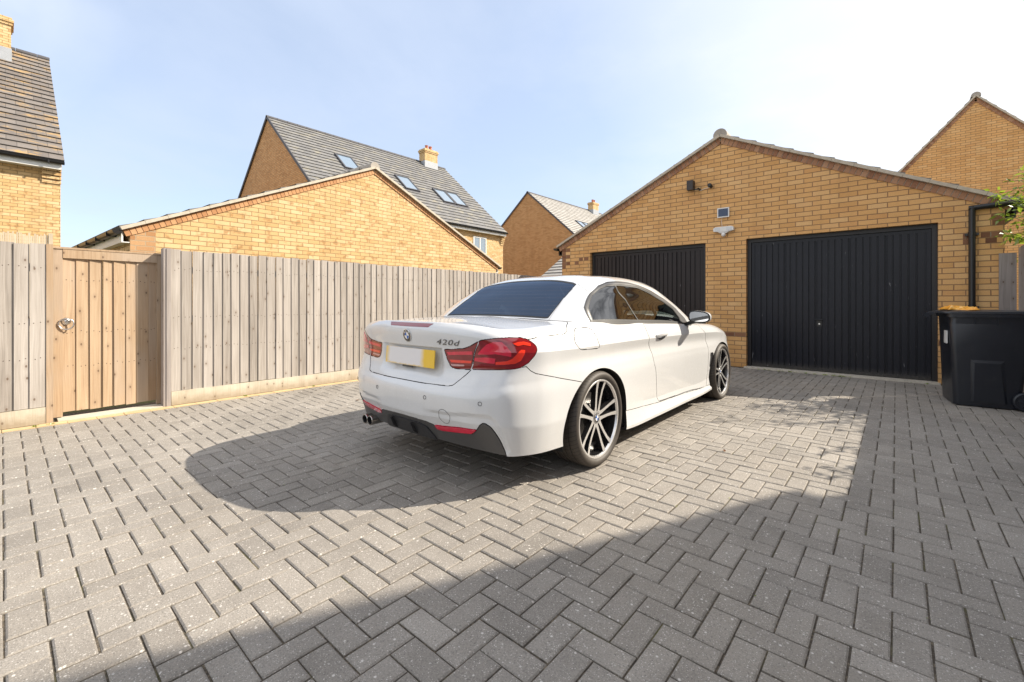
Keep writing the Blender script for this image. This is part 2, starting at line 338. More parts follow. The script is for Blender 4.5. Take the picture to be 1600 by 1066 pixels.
def earth_mat():
    t = NT('rough_grass'); o = t.obj(); n = t.noise(o, 1.5, 6); f = t.noise(o, 40, 4)
    return t.done(t.mix(f, t.ramp(n, [(.3, (.05, .075, .02)), (.7, (.10, .12, .035))]), (.09, .08, .04)), .95, t.bump(f, .6, .03))
M['earth'] = earth_mat()

# ------------------------------------------------------------------ the ground
b = MB(); b.face([(-150, -150, -.06), (150, -150, -.06), (150, 150, -.06), (-150, 150, -.06)])
tag(b.build('ground', M['earth']), kind='structure')
PX0, PX1, PY0, PY1 = -5.76, 1.12, -3.0, 8.27
def build_paving():
    rs = random.Random(3)
    b = MB(); g = .1; gap = .0030; ch = .0055
    def block(x0, x1, y0, y1):
        x0 += gap; x1 -= gap; y0 += gap; y1 -= gap
        jx, jy = rs.uniform(-.0012, .0012), rs.uniform(-.0012, .0012); x0 += jx; x1 += jx; y0 += jy; y1 += jy
        x0c, x1c, y0c, y1c = max(x0, PX0), min(x1, PX1), max(y0, PY0), min(y1, PY1)
        if x1c-x0c < .02 or y1c-y0c < .02: return
        b.rnd = min(1, max(0, rs.gauss(.5, .24)))
        z = rs.uniform(-.0012, .0012); tx, ty = rs.gauss(0, .008), rs.gauss(0, .008)
        cx, cy = (x0c+x1c)/2, (y0c+y1c)/2
        Z = lambda x, y: z+(x-cx)*tx+(y-cy)*ty
        def ring(k, dz):
            return [(x, y, Z(x, y)+dz) for x, y in ((x0c+k, y0c+k), (x1c-k, y0c+k), (x1c-k, y1c-k), (x0c+k, y1c-k))]
        A, B, C = ring(ch, 0), ring(0, -.004), ring(0, -.02)
        b.face(A)
        for i in range(4):
            j = (i+1) % 4; b.face([B[i], B[j], A[j], A[i]]); b.face([C[i], C[j], B[j], B[i]])
    ox, oy = -.011, 2.105
    for i in range(int((PX0-ox)/g)-2, int((PX1-ox)/g)+2):
        for j in range(int((PY0-oy)/g)-2, int((PY1-oy)/g)+2):
            k = (i+j) % 4
            if k == 3: block(ox+i*g, ox+(i+2)*g, oy+j*g, oy+(j+1)*g)
            elif k == 1: block(ox+i*g, ox+(i+1)*g, oy+j*g, oy+(j+2)*g)
    tag(b.build('paving', M['paver']), kind='structure')
    s = MB(); s.face([(-6.3, PY0, -.0068), (1.3, PY0, -.0068), (1.3, PY1+.03, -.0068), (-6.3, PY1+.03, -.0068)])
    tag(s.build('paving_joints', M['joint']), kind='structure')
    e = MB(); y = PY0
    while y < PY1:
        l = .2; e.rnd = rs.random(); e.box(-5.868, PX0-.004, y+.002, min(y+l, PY1)-.002, -.03, .004+rs.uniform(-.001, .002)); y += l
    tag(e.build('kerb_edging', M['edging']), kind='structure')
    d = MB()
    d.box(-6.06, -5.871, .345, 1.19, -.03, .012); tag(d.build('gate_threshold', M['concrete']), kind='structure')
build_paving()

# ------------------------------------------------------------------ timber fences and gate
def boards(b, y0, y1, z0, z1, xf, face=1, rs=None, wmin=.088, wmax=.106, top=.010, axis='y', rev=False, thick=.016, thin=.006, nails=(.30, .52, .86)):
    """feather-edged boards side by side; the thick edge of each faces back along the run"""
    y = y0
    while y < y1-1e-4:
        w = rs.uniform(wmin, wmax); e = min(y+w, y1)
        if y1-e < .04: e = y1
        b.rnd = rs.random(); zt = z1+rs.uniform(-top, top*.3); zb = z0+rs.uniform(-.004, .006)
        tk = thick+rs.uniform(-.002, .004); tn = thin+rs.uniform(-.002, .002); lean = rs.uniform(-.003, .003)
        def P(yy, t, z, k=0):
            yy = yy+lean*(z-z0)*k
            return (xf+face*t, yy, z) if axis == 'y' else (yy, xf+face*t, z)
        a0, a1 = (tk, tn) if not rev else (tn, tk)
        Q = [P(y, 0, zb), P(e, 0, zb), P(e, a1, zb), P(y, a0, zb)]; T = [P(y, 0, zt, 1), P(e, 0, zt, 1), P(e, a1, zt, 1), P(y, a0, zt, 1)]
        b.face([Q[3], Q[2], T[2], T[3]]); b.face([Q[0], Q[3], T[3], T[0]]); b.face([Q[2], Q[1], T[1], T[2]]); b.face([T[0], T[3], T[2], T[1]]); b.face([Q[1], Q[0], T[0], T[1]])
        for nz in nails:
            for fy in (.30, .70):
                zc = z0+(z1-z0)*nz+rs.uniform(-.012, .012); yc = y+(e-y)*(fy+rs.uniform(-.06, .06)); tt = a0+(a1-a0)*(yc-y)/(e-y)+.0012
                for rr, kk, m_ in ((.0042, 0, 1),):
                    pts = [P(yc+rr*math.cos(a), tt+kk, zc+rr*math.sin(a)) for a in np.linspace(0, 2*math.pi, 6, endpoint=False)]
                    b.face(pts if (face > 0) == (axis == 'y') else pts[::-1], m_)
        y = e
def fence_along(name, label, y0, y1, xf, ztop, rs, zb=.155, group=None, back_post=True, seam=None):
    t = thing(name, label, 'fence', (0, 0, 0), group=group)
    b = MB(); boards(b, y0, y1, zb, ztop, xf-.026, 1, rs); b.build('fence_boards', [M['wood_grey'], M['nail']], t)
    g = MB(); yy = y0
    while yy < y1-.01:
        e = min(yy+2.4, y1); g.rnd = rs.random(); g.box(xf-.030, xf+.004, yy+.002, e-.002, .008, zb-.002); yy = e
    g.build('gravel_board', M['wood_board'], t)
    r = MB()
    for z in (.35, .9, ztop-.25): r.rnd = rs.random(); r.box(xf-.10, xf-.030, y0, y1, z, z+.07)
    r.build('fence_rail', M['wood_grey'], t)
    for yy in np.arange(y0+.05, y1, 2.4):
        p = MB(); p.rnd = rs.random(); p.box(xf-.13, xf-.032, yy-.05, yy+.05, -.05, ztop-.03); p.build('fence_post', M['wood_grey'], t)
    return t
rsF = random.Random(11)
LF = fence_along('boundary_fence', 'long grey weathered board fence running behind the white car to the garage', 1.19, 8.33, -5.868, 1.685, rsF)
p = MB(); p.rnd = .2; p.box(-5.985, -5.868, 1.125, 1.185, -.03, 1.69); p.rnd = .5; p.box(-5.868, -5.860, 1.150, 1.187, .0, 1.686)
p.build('fence_post', M['wood_shade'], LF)
fence_along('boundary_fence', 'short grey fence left of the brown wooden gate', -3.0, .265, -5.868, 1.645, rsF)
def build_gate():
    t = thing('wooden_gate', 'warm brown wooden gate with a steel ring latch between grey fences', 'gate', (-6.03, .75, 0))
    rs = random.Random(5)
    b = MB(); boards(b, -.365, .345, .055, 1.535, -.018, 1, rs, .085, .098, top=0.0, thick=.018, thin=.006); b.build('gate_boards', [M['wood_gate'], M['nail']], t)
    f = MB(); f.rnd = .8; f.box(-.045, .012, -.435, -.367, .02, 1.62); f.build('gate_stile', M['wood_gate'], t)
    f = MB(); f.rnd = .3; f.box(-.045, .012, .347, .42, .02, 1.62); f.build('gate_stile', M['wood_gate'], t)
    f = MB(); f.rnd = .55; f.box(-.045, .016, -.366, .346, 1.537, 1.622); f.build('gate_rail', M['wood_gate'], t)
    f = MB(); f.rnd = .35; f.box(-.06, .02, -.44, .425, 1.623, 1.642); f.build('gate_capping', M['wood_gate'], t)
    h = MB(); h.lathe([(.012, .0), (.012, .035), (.018, .03), (.026, .012), (.03, 0)], 24, axis='x', c=(0, -.345, .93)); 
    R = .052; pts = [(.030+.010*math.sin(a), -.345+R*math.sin(a), .905+R*math.cos(a)) for a in np.linspace(0, 2*math.pi, 25)]
    h.tube(pts, .006, 8, caps=False)
    h.build('ring_handle', M['steel'], t, weld=True)
    for y, z in ((.30, .35), (.30, 1.25)):
        pass
    q = thing('gate_post', 'brown timber post between the short grey fence and the gate', 'post', (-5.93, .29, 0))
    c = MB(); c.rnd = .6; c.box(-.06, .052, -.022, .022, -.03, 1.648); c.build('post_shaft', M['wood_gate'], q)
build_gate()
rsR = random.Random(21)
def right_fence():
    t = thing('boundary_fence', 'silvered grey board fence at the right edge, beside the garage corner', 'fence')
    b = MB(); b.rnd = .55; b.box(.985, 1.135, 8.300, 8.322, .02, 1.735)      # the wide board closing the gap to the garage
    b.build('closing_board', M['wood_shade'], t)
    b = MB(); boards(b, 7.72, 8.31, .16, 1.80, 1.165, -1, rsR, .12, .15, rev=True); boards(b, -3.0, 7.72, .16, 1.595, 1.165, -1, rsR, .12, .15, rev=True); b.build('fence_boards', [M['wood_shade'], M['nail']], t)
    g = MB()
    for k in range(5): g.rnd = rsR.random(); y = -3.0+k*2.24; g.box(1.140, 1.170, y+.002, y+2.238, .008, .157)
    g.build('gravel_board', M['wood_shade'], t)
    for y in np.arange(-2.9, 8.2, 2.2):
        p = MB(); p.rnd = rsR.random(); p.box(1.172, 1.27, y-.05, y+.05, -.05, 1.80 if y > 7.6 else 1.59); p.build('fence_post', M['wood_shade'], t)
right_fence()
def reed_screen():
    t = thing('reed_screen', 'pale dry reed screen above the left fence', 'screen', (-7.6, -1.3, 0)); rs = random.Random(9)
    b = MB(); y = -.6
    while y < 1.66:
        b.rnd = rs.random(); w = rs.uniform(.012, .02); b.box(rs.uniform(-.008, 0), .008+rs.uniform(0, .006), y, y+w-.003, .3, 1.915+rs.uniform(-.03, .012)); y += w
    b.build('reeds', M['reed'], t)
    p = MB(); p.box(-.04, .03, 1.665, 1.70, -.05, 1.93); p.build('screen_post', M['reed'], t)
reed_screen()

# ------------------------------------------------------------------ brick buildings
def roof_slope(b, sgn, xe, ze, zr, y0, y1, gauge=.30, t=.038, base=.03):
    A = Vector((sgn*xe, 0, ze)); R = Vector((0, 0, zr)); L = (R-A).length; d = (R-A)/L
    n = Vector((sgn*(zr-ze), 0, xe)).normalized()
    Y0, Y1 = Vector((0, y0, 0)), Vector((0, y1, 0))
    k = max(1, round(L/gauge)); g = L/k
    def q(pts, uv=None, m=0):
        b.face(pts if sgn > 0 else pts[::-1], m, (uv if sgn > 0 else uv[::-1]) if uv else None)
    for i in range(k):
        s0, s1 = i*g, (i+1)*g
        lo, hi = A+d*s0+n*(base+t), A+d*s1+n*(base+.006)
        lob, hib = A+d*s0+n*(base-.02 if i == 0 else base), A+d*s1+n*base
        u = [(y0, s0), (y1, s0), (y1, s1), (y0, s1)]
        uvs = [(y0, i*.30+.004), (y1, i*.30+.004), (y1, i*.30+.296), (y0, i*.30+.296)]
        q([lo+Y0, lo+Y1, hi+Y1, hi+Y0], uvs)
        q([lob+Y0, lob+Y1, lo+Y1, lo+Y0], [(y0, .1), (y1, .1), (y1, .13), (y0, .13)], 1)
        q([hib+Y0, lob+Y0, lo+Y0, hi+Y0], [(.1, .1)]*4); q([lob+Y1, hib+Y1, hi+Y1, lo+Y1], [(.1, .1)]*4)
    q([A+n*base*.4+Y1, A+n*base*.4+Y0, R+n*base*.4+Y0, R+n*base*.4+Y1], [(.1, .1)]*4)
    return A, d, n, L
def gable_wall(b, w, zE, zR, openings, reveal=.13, y=0.0):
    xs = sorted({-w, w}|{o[0] for o in openings}|{o[1] for o in openings}); zs = sorted({0, zE}|{o[2] for o in openings}|{o[3] for o in openings})
    for x0, x1 in zip(xs[:-1], xs[1:]):
        for z0, z1 in zip(zs[:-1], zs[1:]):
            if any(o[0] <= x0 and x1 <= o[1] and o[2] <= z0 and z1 <= o[3] for o in openings): continue
            b.face([(x0, y, z0), (x1, y, z0), (x1, y, z1), (x0, y, z1)])
    pts = [(x, y, zE) for x in xs]
    b.face(pts+[(0, y, zR)])
    for x0, x1, z0, z1 in openings:
        b.face([(x0, y, z0), (x0, y, z1), (x0, y+reveal, z1), (x0, y+reveal, z0)][::-1]); b.face([(x1, y, z0), (x1, y, z1), (x1, y+reveal, z1), (x1, y+reveal, z0)])
        b.face([(x0, y, z1), (x1, y, z1), (x1, y+reveal, z1), (x0, y+reveal, z1)][::-1])
def gable_house(name, label, cat, loc, rz, w, L, zE, zR, wall, roof, style='dark', openings=(), ov=.14, gutters=(1, -1), eave=.14, soff='white_upvc', group=None):
    t = thing(name, label, cat, loc, rz, group)
    b = MB(); gable_wall(b, w, zE, zR, list(openings))
    b.face([(w, L, 0), (-w, L, 0), (-w, L, zE), (0, L, zR), (w, L, zE)])
    b.face([(w, 0, 0), (w, L, 0), (w, L, zE), (w, 0, zE)]); b.face([(-w, L, 0), (-w, 0, 0), (-w, 0, zE), (-w, L, zE)])
    W = b.build('wall', wall, t)
    pitch = (zR-zE)/w; xe = w+eave; ze = zE-pitch*eave
    b = MB()
    for s in (1, -1): A, d, n, LL = roof_slope(b, s, xe, ze, zR, -ov, L+ov)
    Rf = b.build('roof', [roof, M['tile_edge_shade']], t)
    # ridge tiles
    b = MB(); yy = -ov-.02; rr = .115 if style == 'brick' else .09; zc = zR+.03
    while yy < L+ov:
        e = min(yy+.45, L+ov+.02)
        rg = [[(math.cos(a)*r0, y_, zc+math.sin(a)*r0) for a in np.linspace(-.25, math.pi+.25, 13)] for y_, r0 in ((yy, rr), (e-.01, rr*.97))]
        for k in range(12): b.face([rg[0][k], rg[1][k], rg[1][k+1], rg[0][k+1]][::-1], smooth=True)
        if yy < -ov: b.face(rg[0])
        if e > L+ov: b.face(rg[1][::-1])
        yy = e
    b.build('ridge', M['ridge'] if style == 'brick' else M['ridge_dark'], Rf)
    rs = random.Random(len(label))
    # verges on the front gable
    for s in (1, -1):
        A = Vector((s*xe, 0, ze)); R = Vector((0, 0, zR)); d = (R-A).normalized(); n = Vector((s*(zR-ze), 0, xe)).normalized(); LL = (R-A).length
        if style == 'brick':
            b = MB(); k = int(LL/.075)
            s0 = eave/ (xe/LL) * .15
            for i in range(k+1):
                a0, a1 = s0+i*.075, s0+i*.075+.066
                if a1 > LL-.005: break
                b.rnd = rs.random()
                c = A+d*((a0+a1)/2)-n*.052; c.y = -.006
                b.obox(c, d*((a1-a0)/2), Vector((0, .012, 0)), n*.050)
            b.build('verge_brick', M['soldier_lit' if wall is M['brick_lit'] else 'soldier'], W)
            b = MB(); b.obox(A+d*(LL/2)-n*.052+Vector((0, .004, 0)), d*(LL/2-.02), Vector((0, .010, 0)), n*.047); b.build('verge_joint', M['mortar'], W)
            b = MB(); 
            for i in range(int(LL/.30)+1):
                a0, a1 = i*.30, min(LL, i*.30+.297)
                if a1-a0 < .02: continue
                b.obox(A+d*((a0+a1)/2)+n*.022+Vector((0, -.036, 0)), d*((a1-a0)/2), Vector((0, .034, 0)), n*(.021+rs.uniform(0, .003)))
            b.build('verge_mortar', M['mortar'], Rf)
        else:
            b = MB(); b.obox(A+d*(LL/2)+n*.03+Vector((0, -ov, 0)), d*(LL/2+.02), Vector((0, .02, 0)), n*.055); b.build('verge_trim', M['ridge_dark'], Rf)
    for s in gutters:
        x = s*(xe+.05); z = ze-.01
        b = MB(); rg = []
        for y_ in (-ov-.02, L+ov):
            rg.append([(x+math.cos(a)*.056, y_, z+math.sin(a)*.056) for a in np.linspace(math.pi, 2*math.pi, 9)])
        for k in range(8): b.face([rg[0][k], rg[1][k], rg[1][k+1], rg[0][k+1]], smooth=True); 
        for k in range(8): b.face([(p[0]*1, p[1], p[2]+.004) for p in (rg[0][k+1], rg[1][k+1], rg[1][k], rg[0][k])], smooth=True)
        b.face(rg[0]); b.face(rg[1][::-1])
        for y_ in np.arange(.3, L, .8): b.box(x-.064, x+.064, y_, y_+.03, z-.062, z+.006)
        b.build('gutter', M['black'], t)
        b = MB(); xo = s*(xe-.005); xi = s*(w+.002)
        b.box(min(xo, xo-s*.02), max(xo, xo-s*.02), 0.002, L, ze-.16, ze-.012)
        b.box(min(xi, xo), max(xi, xo), 0.002, L, ze-.175, ze-.162)
        b.build('fascia', M[soff], t)
    return t, W, Rf
def on_slope(sgn, xe, ze, zr, s, y, h=0.0):
    A = Vector((sgn*xe, 0, ze)); R = Vector((0, 0, zr)); d = (R-A).normalized(); n = Vector((sgn*(zr-ze), 0, xe)).normalized()
    return A+d*s+n*h+Vector((0, y, 0)), d, n
def glass_sky():
    t = NT('rooflight_glass'); return t.done((.20, .26, .32), .06, None, Specular_IOR_Level=.9, Coat_Weight=1.0, Coat_Roughness=.03)
M['rooflight'] = glass_sky()
def rooflight(house, sgn, w, zE, zR, s, y, wd=.78, ln=1.18, eave=.14):
    pitch = (zR-zE)/w; xe, ze = w+eave, zE-pitch*eave
    c, d, n = on_slope(sgn, xe, ze, zR, s, y, .075); Y = Vector((0, 1, 0))
    b = MB()
    for o in (d*(ln/2), d*(-ln/2)): b.obox(c+o, d*.035, Y*(wd/2+.035), n*.05)
    for o in (Y*(wd/2), Y*(-wd/2)): b.obox(c+o, d*(ln/2-.036), Y*.034, n*.048)
    b.obox(c-d*(ln/2+.12)-n*.03, d*.10, Y*(wd/2+.08), n*.012)
    f = b.build('rooflight', M['ridge_dark'], house)
    b = MB(); b.obox(c+n*.012, d*(ln/2-.037), Y*(wd/2-.036), n*.012); b.build('pane', M['rooflight'], f)
def chimney(house, x, y, z0, z1, wall, wx=.42, wy=.62, pots=2):
    b = MB(); b.box(x-wx/2, x+wx/2, y-wy/2, y+wy/2, z0, z1)
    b.box(x-wx/2-.03, x+wx/2+.03, y-wy/2-.03, y+wy/2+.03, z1, z1+.075); b.box(x-wx/2-.055, x+wx/2+.055, y-wy/2-.055, y+wy/2+.055, z1+.076, z1+.15)
    b.box(x-wx/2-.02, x+wx/2+.02, y-wy/2-.02, y+wy/2+.02, z1+.151, z1+.22)
    ch = b.build('chimney', wall, house)
    for k in range(pots):
        yy = y+(k-(pots-1)/2)*(.28 if pots < 3 else .36)
        p = MB(); p.lathe([(z1+.21, .10), (z1+.25, .095), (z1+.45, .085), (z1+.47, .105), (z1+.50, .105), (z1+.50, .075), (z1+.30, .07)], 20, axis='z', c=(x, yy, 0)); p.build('chimney_pot', M['terracotta'], ch)
    f = MB(); sl = (wx/2+.03)
    f.box(x-wx/2-.015, x+wx/2+.015, y-wy/2-.015, y+wy/2+.015, z0+.01, z0+.55); f.build('flashing', M['lead'], ch)

# the double garage ahead
GY = 8.337; GX = -2.345; GW = 3.385; GZE, GZR = 2.405, 4.03
OPS = [(-4.998-GX, -2.603-GX, 0, 2.19), (-1.94-GX, .43-GX, 0, 2.20)]
G, GWALL, GROOF = gable_house('brick_garage', 'buff brick double garage with two black ribbed doors ahead of the white car', 'garage', (GX, GY, 0), 0, GW, 6.2, GZE, GZR,
    M['brick'], M['tile'], 'brick', OPS, ov=.03, gutters=(1, -1), eave=.10, soff='black')
def door_mat(name, base):
    t = NT(name); o = t.obj(); uv = t.uv()
    n = t.noise(o, 3.0, 5, .6); f = t.noise(uv, 45, 3, .6)
    sc = t.ramp(t.noise(t.mapping(uv, (26, 7, 1)), 1.0, 3, .6, .6), [(.70, (0, 0, 0)), (.73, (1, 1, 1))])
    c = t.mix(n, tuple(x*.75 for x in base), tuple(x*1.35 for x in base))
    c = t.mix(t.math('MULTIPLY', sc, .5), c, (.30, .30, .31))
    low = t.ramp(t.math('MULTIPLY', t.math('SUBTRACT', .16, t.n('ShaderNodeSeparateXYZ', {0: o}).outputs[2]), t.math('MULTIPLY', f, 10.0)), [(.1, (0, 0, 0)), (.9, (1, 1, 1))])
    c = t.mix(t.math('MULTIPLY', low, .45), c, (.16, .145, .12))
    return t.done(c, t.math('ADD', t.math('MULTIPLY', f, .14), .28), t.bump(f, .08, .002), Specular_IOR_Level=.30)
M['door_blue'] = door_mat('blue_black_door_paint', (.008, .0092, .0150))
M['door_brown'] = door_mat('brown_black_door_paint', (.019, .014, .014))
def garage_door(name, x0, x1, zt, mat, label=None):
    fr = MB(); y0, y1 = .085, .155; w = .06
    fr.box(x0, x0+w, y0, y1, .0, zt); fr.box(x1-w, x1, y0, y1, .0, zt); fr.box(x0+w, x1-w, y0, y1, zt-.062, zt)
    f = fr.build('garage_door', M['door_frame'], G)
    if label: f['label'] = label
    b = MB(); X0, X1, Z0, Z1, Y = x0+w+.008, x1-w-.008, .03, zt-.072, .100
    # flat border, then ribs pressed into the sheet
    prof = [(X0, Y), (X0+.045, Y), (X0+.047, Y+.008), (X0+.060, Y+.008), (X0+.062, Y)]
    k = 25; xa, xb = X0+.062, X1-.062; p = (xb-xa)/k
    for i in range(1, k):
        c = xa+i*p; d = .011 if i % 5 else .014
        prof += [(c-.0105, Y), (c-.0085, Y+d+.006), (c+.0045, Y+d+.006), (c+.0085, Y)]
        if i % 5 == 0: prof += [(c+.016, Y), (c+.018, Y+.007), (c+.024, Y+.007), (c+.026, Y)]
    prof += [(X1-.062, Y), (X1-.060, Y+.008), (X1-.047, Y+.008), (X1-.045, Y), (X1, Y)]
    za, zb = Z0+.05, Z1-.045
    for (xa_, ya), (xb_, yb) in zip(prof[:-1], prof[1:]): b.face([(xa_, ya, za), (xb_, yb, za), (xb_, yb, zb), (xa_, ya, zb)])
    for z0, z1 in ((Z0, za), (zb, Z1)): b.face([(X0, Y-.002, z0), (X1, Y-.002, z0), (X1, Y-.002, z1), (X0, Y-.002, z1)])
    b.face([(X0, Y+.02, za), (X1, Y+.02, za), (X1, Y-.002, za), (X0, Y-.002, za)]); b.face([(X0, Y-.002, zb), (X1, Y-.002, zb), (X1, Y+.02, zb), (X0, Y+.02, zb)])
    b.box(x0+.01, x1-.01, .125, .15, .0, zt-.01)
    b.build('door_panel', mat, f)
    h = MB(); xc = (x0+x1)/2-.16; h.box(xc-.035, xc+.035, Y-.006, Y+.002, .735, .83); h.tube([(xc-.055, Y-.045, .845), (xc+.055, Y-.045, .845)], .011, 8); h.tube([(xc, Y, .845), (xc, Y-.045, .845)], .009, 8)
    h.build('door_handle', M['black'], f)
    k_ = MB(); k_.lathe([(-.010, 0), (-.010, .012), (0, .013)], 16, axis='y', c=(xc, Y-.006, .775)); k_.build('lock', M['steel'], f)
    s = MB(); s.box(x0-.02, x1+.02, -.075, .16, -.03, .022); s.build('door_sill', M['concrete'], f)
M['door_frame'] = plain('black_frame_paint', (.013, .012, .013), .45, .2)
garage_door('garage_door', *OPS[0][:2], 2.19, M['door_brown'], 'brown-black ribbed door partly hidden behind the car')
garage_door('garage_door', *OPS[1][:2], 2.20, M['door_blue'], 'wide blue-black ribbed door in full view')
def garage_bits():
    for x0, x1 in ((-GW, OPS[0][0]), (OPS[0][1], OPS[1][0]), (OPS[1][1], GW)):
        b = MB(); b.box(x0+.003, x1-.003, -.003, .01, .527, .592); b.build('brick_band', M['brick_red'], GWALL)
    b = MB()
    for i, r in enumerate(range(25, 31)):                      # red-brown corner bricks under the left eave
        z = r*.075+.006; b.box(-GW+.003, -GW+.003+(.215 if i % 2 else .1), -.004, .01, z, z+.063)
    b.build('corner_brick', M['brick_red'], GWALL)
    for x, z, wd in ((-GW+.34, 26, .1), (-GW+.58, 27, .1), (-GW+.45, 27, .1), (OPS[1][1]+.235, 26, .1), (OPS[1][1]+.235, 25, .1), (OPS[1][1]+.40, 26, .2), (OPS[1][1]+.44, 25, .1), (OPS[1][1]+.50, 28, .11), (GW-.12, 29, .11)):
        b = MB(); b.box(x, x+wd, -.003, .01, z*.075+.006, z*.075+.069); b.build('quoin_brick', M['brick_red'], GWALL)
    # swan-neck pipe along the front and the downpipe
    b = MB(); xd = .745-GX; z = 2.345
    b.tube([(GW+.16, -.055, z+.02), (GW-.05, -.055, z+.01), (xd-.03, -.055, z-.005)], .034, 14)
    b.tube([(xd, -.055, z+.02), (xd, -.055, .03)], .034, 14)
    b.build('downpipe', M['black'], G)
    for zc in (2.0, 1.05, .25):
        b = MB(); b.box(xd-.065, xd+.065, -.05, .0, zc-.014, zc+.014); b.tube([(xd, -.055, zc-.03), (xd, -.055, zc+.03)], .039, 14); b.build('pipe_bracket', M['black'], G)
garage_bits()

# fixtures on the garage wall
def fixtures():
    t = thing('wall_light', 'black square wall light high on the garage gable', 'wall light', (-2.83, GY, 3.24))
    b = MB(); b.box(-.055, .055, -.16, -.045, -.085, .085); b.build('lamp_box', M['lampbox'], t)
    b = MB(); b.box(.02, .15, -.10, -.075, -.088, -.068); b.tube([(.13, -.0005, -.075), (.13, -.10, -.075)], .018, 10); b.build('bracket', M['black'], t)
    t = thing('security_camera', 'small black security camera beside the square wall light', 'camera', (-2.505, GY, 3.19))
    b = MB(); b.lathe([(-.001, 0), (-.001, .028), (-.02, .028), (-.025, .012)], 18, axis='y'); b.tube([(0, -.02, 0), (0, -.06, .005)], .010, 8); b.build('mount', M['black'], t)
    b = MB(); b.lathe([(-.04, 0), (-.045, .025), (-.06, .034), (-.085, .037), (-.11, .034), (-.115, .024), (-.108, 0)], 20, axis='y', c=(0, 0, .005)); b.build('camera_head', M['black'], t, weld=True)
    b = MB(); b.tube([(-.20, -.012, -.05), (-.10, -.012, -.02), (0, -.012, -.01)], .004, 6); b.build('cable', M['white_upvc'], t)
    t = thing('solar_panel', 'small white framed solar panel above the white floodlight', 'solar panel', (-2.294, GY, 2.69))
    b = MB(); b.box(-.098, .098, -.045, -.028, -.085, .085); b.box(-.03, .03, -.028, -.0005, -.03, .03); b.build('panel_frame', M['white_upvc'], t)
    b = MB(); b.box(-.080, .080, -.047, -.044, -.067, .067); b.build('solar_cells', M['solar'], t)
    b = MB(); b.tube([(-.03, -.012, -.085), (-.035, -.014, -.17), (-.02, -.012, -.26)], .003, 6); b.build('cable', M['white_upvc'], t)
    t = thing('floodlight', 'white twin-winged floodlight with a sensor ball between the garage doors', 'floodlight', (-2.285, GY, 2.385))
    b = MB(); pr = [(-.165, -.02), (-.165, .035), (-.13, .055), (.13, .055), (.165, .035), (.165, -.02), (.10, -.028), (.05, -.06), (-.05, -.06), (-.10, -.028)]
    F = [(x, -.075 if abs(x) > .08 else -.062, z) for x, z in pr]; K = [(x, -.001, z) for x, z in pr]
    b.face(F)
    for i in range(len(pr)): j = (i+1) % len(pr); b.face([F[j], F[i], K[i], K[j]])
    b.build('lamp_head', M['white_upvc'], t)
    for x in (-.14, .05): b = MB(); b.box(x, x+.09, -.078, -.0745, -.015, .040); b.build('lens', M['lens'], t)
    b = MB(); b.lathe([(-.095, 0), (-.09, .02), (-.075, .033), (-.05, .036), (-.03, .03), (-.02, 0)], 20, axis='y', c=(0, 0, -.088)); b.build('sensor_ball', M['white_upvc'], t, weld=True)
M['lampbox'] = plain('brown_black_metal', (.035, .028, .026), .5, .2)
M['solar'] = plain('solar_cell', (.035, .055, .11), .12, .2)
M['lens'] = plain('frosted_lens', (.62, .64, .66), .3, .05)
fixtures()

# the other garage, beyond the left fence
LGL = Vector((-8.44, 1.226, 0)); LGR = Vector((-8.815, 9.45, 0)); lw = (LGR-LGL).length/2; lc = (LGL+LGR)/2
lrz = math.atan2(LGR.y-LGL.y, LGR.x-LGL.x)            # local +x runs along the gable
LG, LGW, LGRF = gable_house('brick_garage', 'pale buff brick garage gable rising behind the long grey fence', 'garage', lc, lrz, lw, 6.0, 2.20, 4.03, M['brick_lit'], M['tile'], 'brick', ov=.03, eave=.10)
b = MB(); b.box(-lw+.002, -lw+.30, -.004, .01, 1.30, 2.20); b.build('quoin_brick', brick_mat('orange_quoin_brick', [(0, (.33, .15, .06)), (.5, (.44, .24, .11)), (1, (.50, .30, .15))], (.42, .33, .22)), LGW)

# houses
H2, _, H2R = gable_house('brick_house', 'big buff brick house with rooflights and a chimney on its long grey roof', 'house', (-21.5, 7.9, 0), 0, 5.0, 10.35, 5.15, 9.47, M['brick_far'], M['tile'], 'dark', ov=.05, eave=.25, gutters=(1,))
LS2 = math.hypot(5.25, 4.32*1.05)
for yy, ss in ((2.65, 4.0), (5.55, 3.3), (7.62, 2.75), (8.5, 2.75)): rooflight(H2, 1, 5.0, 5.15, 9.47, ss, yy, .78, 1.26, eave=.25)
chimney(H2, .15, 9.0, 9.0, 10.05, M['brick_lit'], .55, .95)
def far_window(parent, x, y0, y1, z0, z1):
    b = MB(); b.box(x-.02, x+.035, y0, y1, z0, z0+.06); b.box(x-.02, x+.035, y0, y1, z1-.06, z1); 
    for yy in (y0, (y0+y1)/2-.03, y1-.06): b.box(x-.02, x+.035, yy, yy+.06, z0+.061, z1-.061)
    b.box(x-.02, x+.05, y0-.04, y1+.04, z0-.07, z0-.001)
    f = b.build('window', M['white_upvc'], parent)
    g = MB(); g.box(x+.004, x+.012, y0+.06, y1-.06, z0+.06, z1-.06); g.build('pane', M['rooflight'], f)
far_window(H2, 5.0, 8.05, 9.0, 3.45, 4.55)
b = MB()
for k in range(7): b.box(4.98, 5.03+.035*k, 10.12, 10.36, 4.28+k*.10, 4.28+k*.10+.085)
b.build('eaves_corbel', M['brick_lit'], H2)
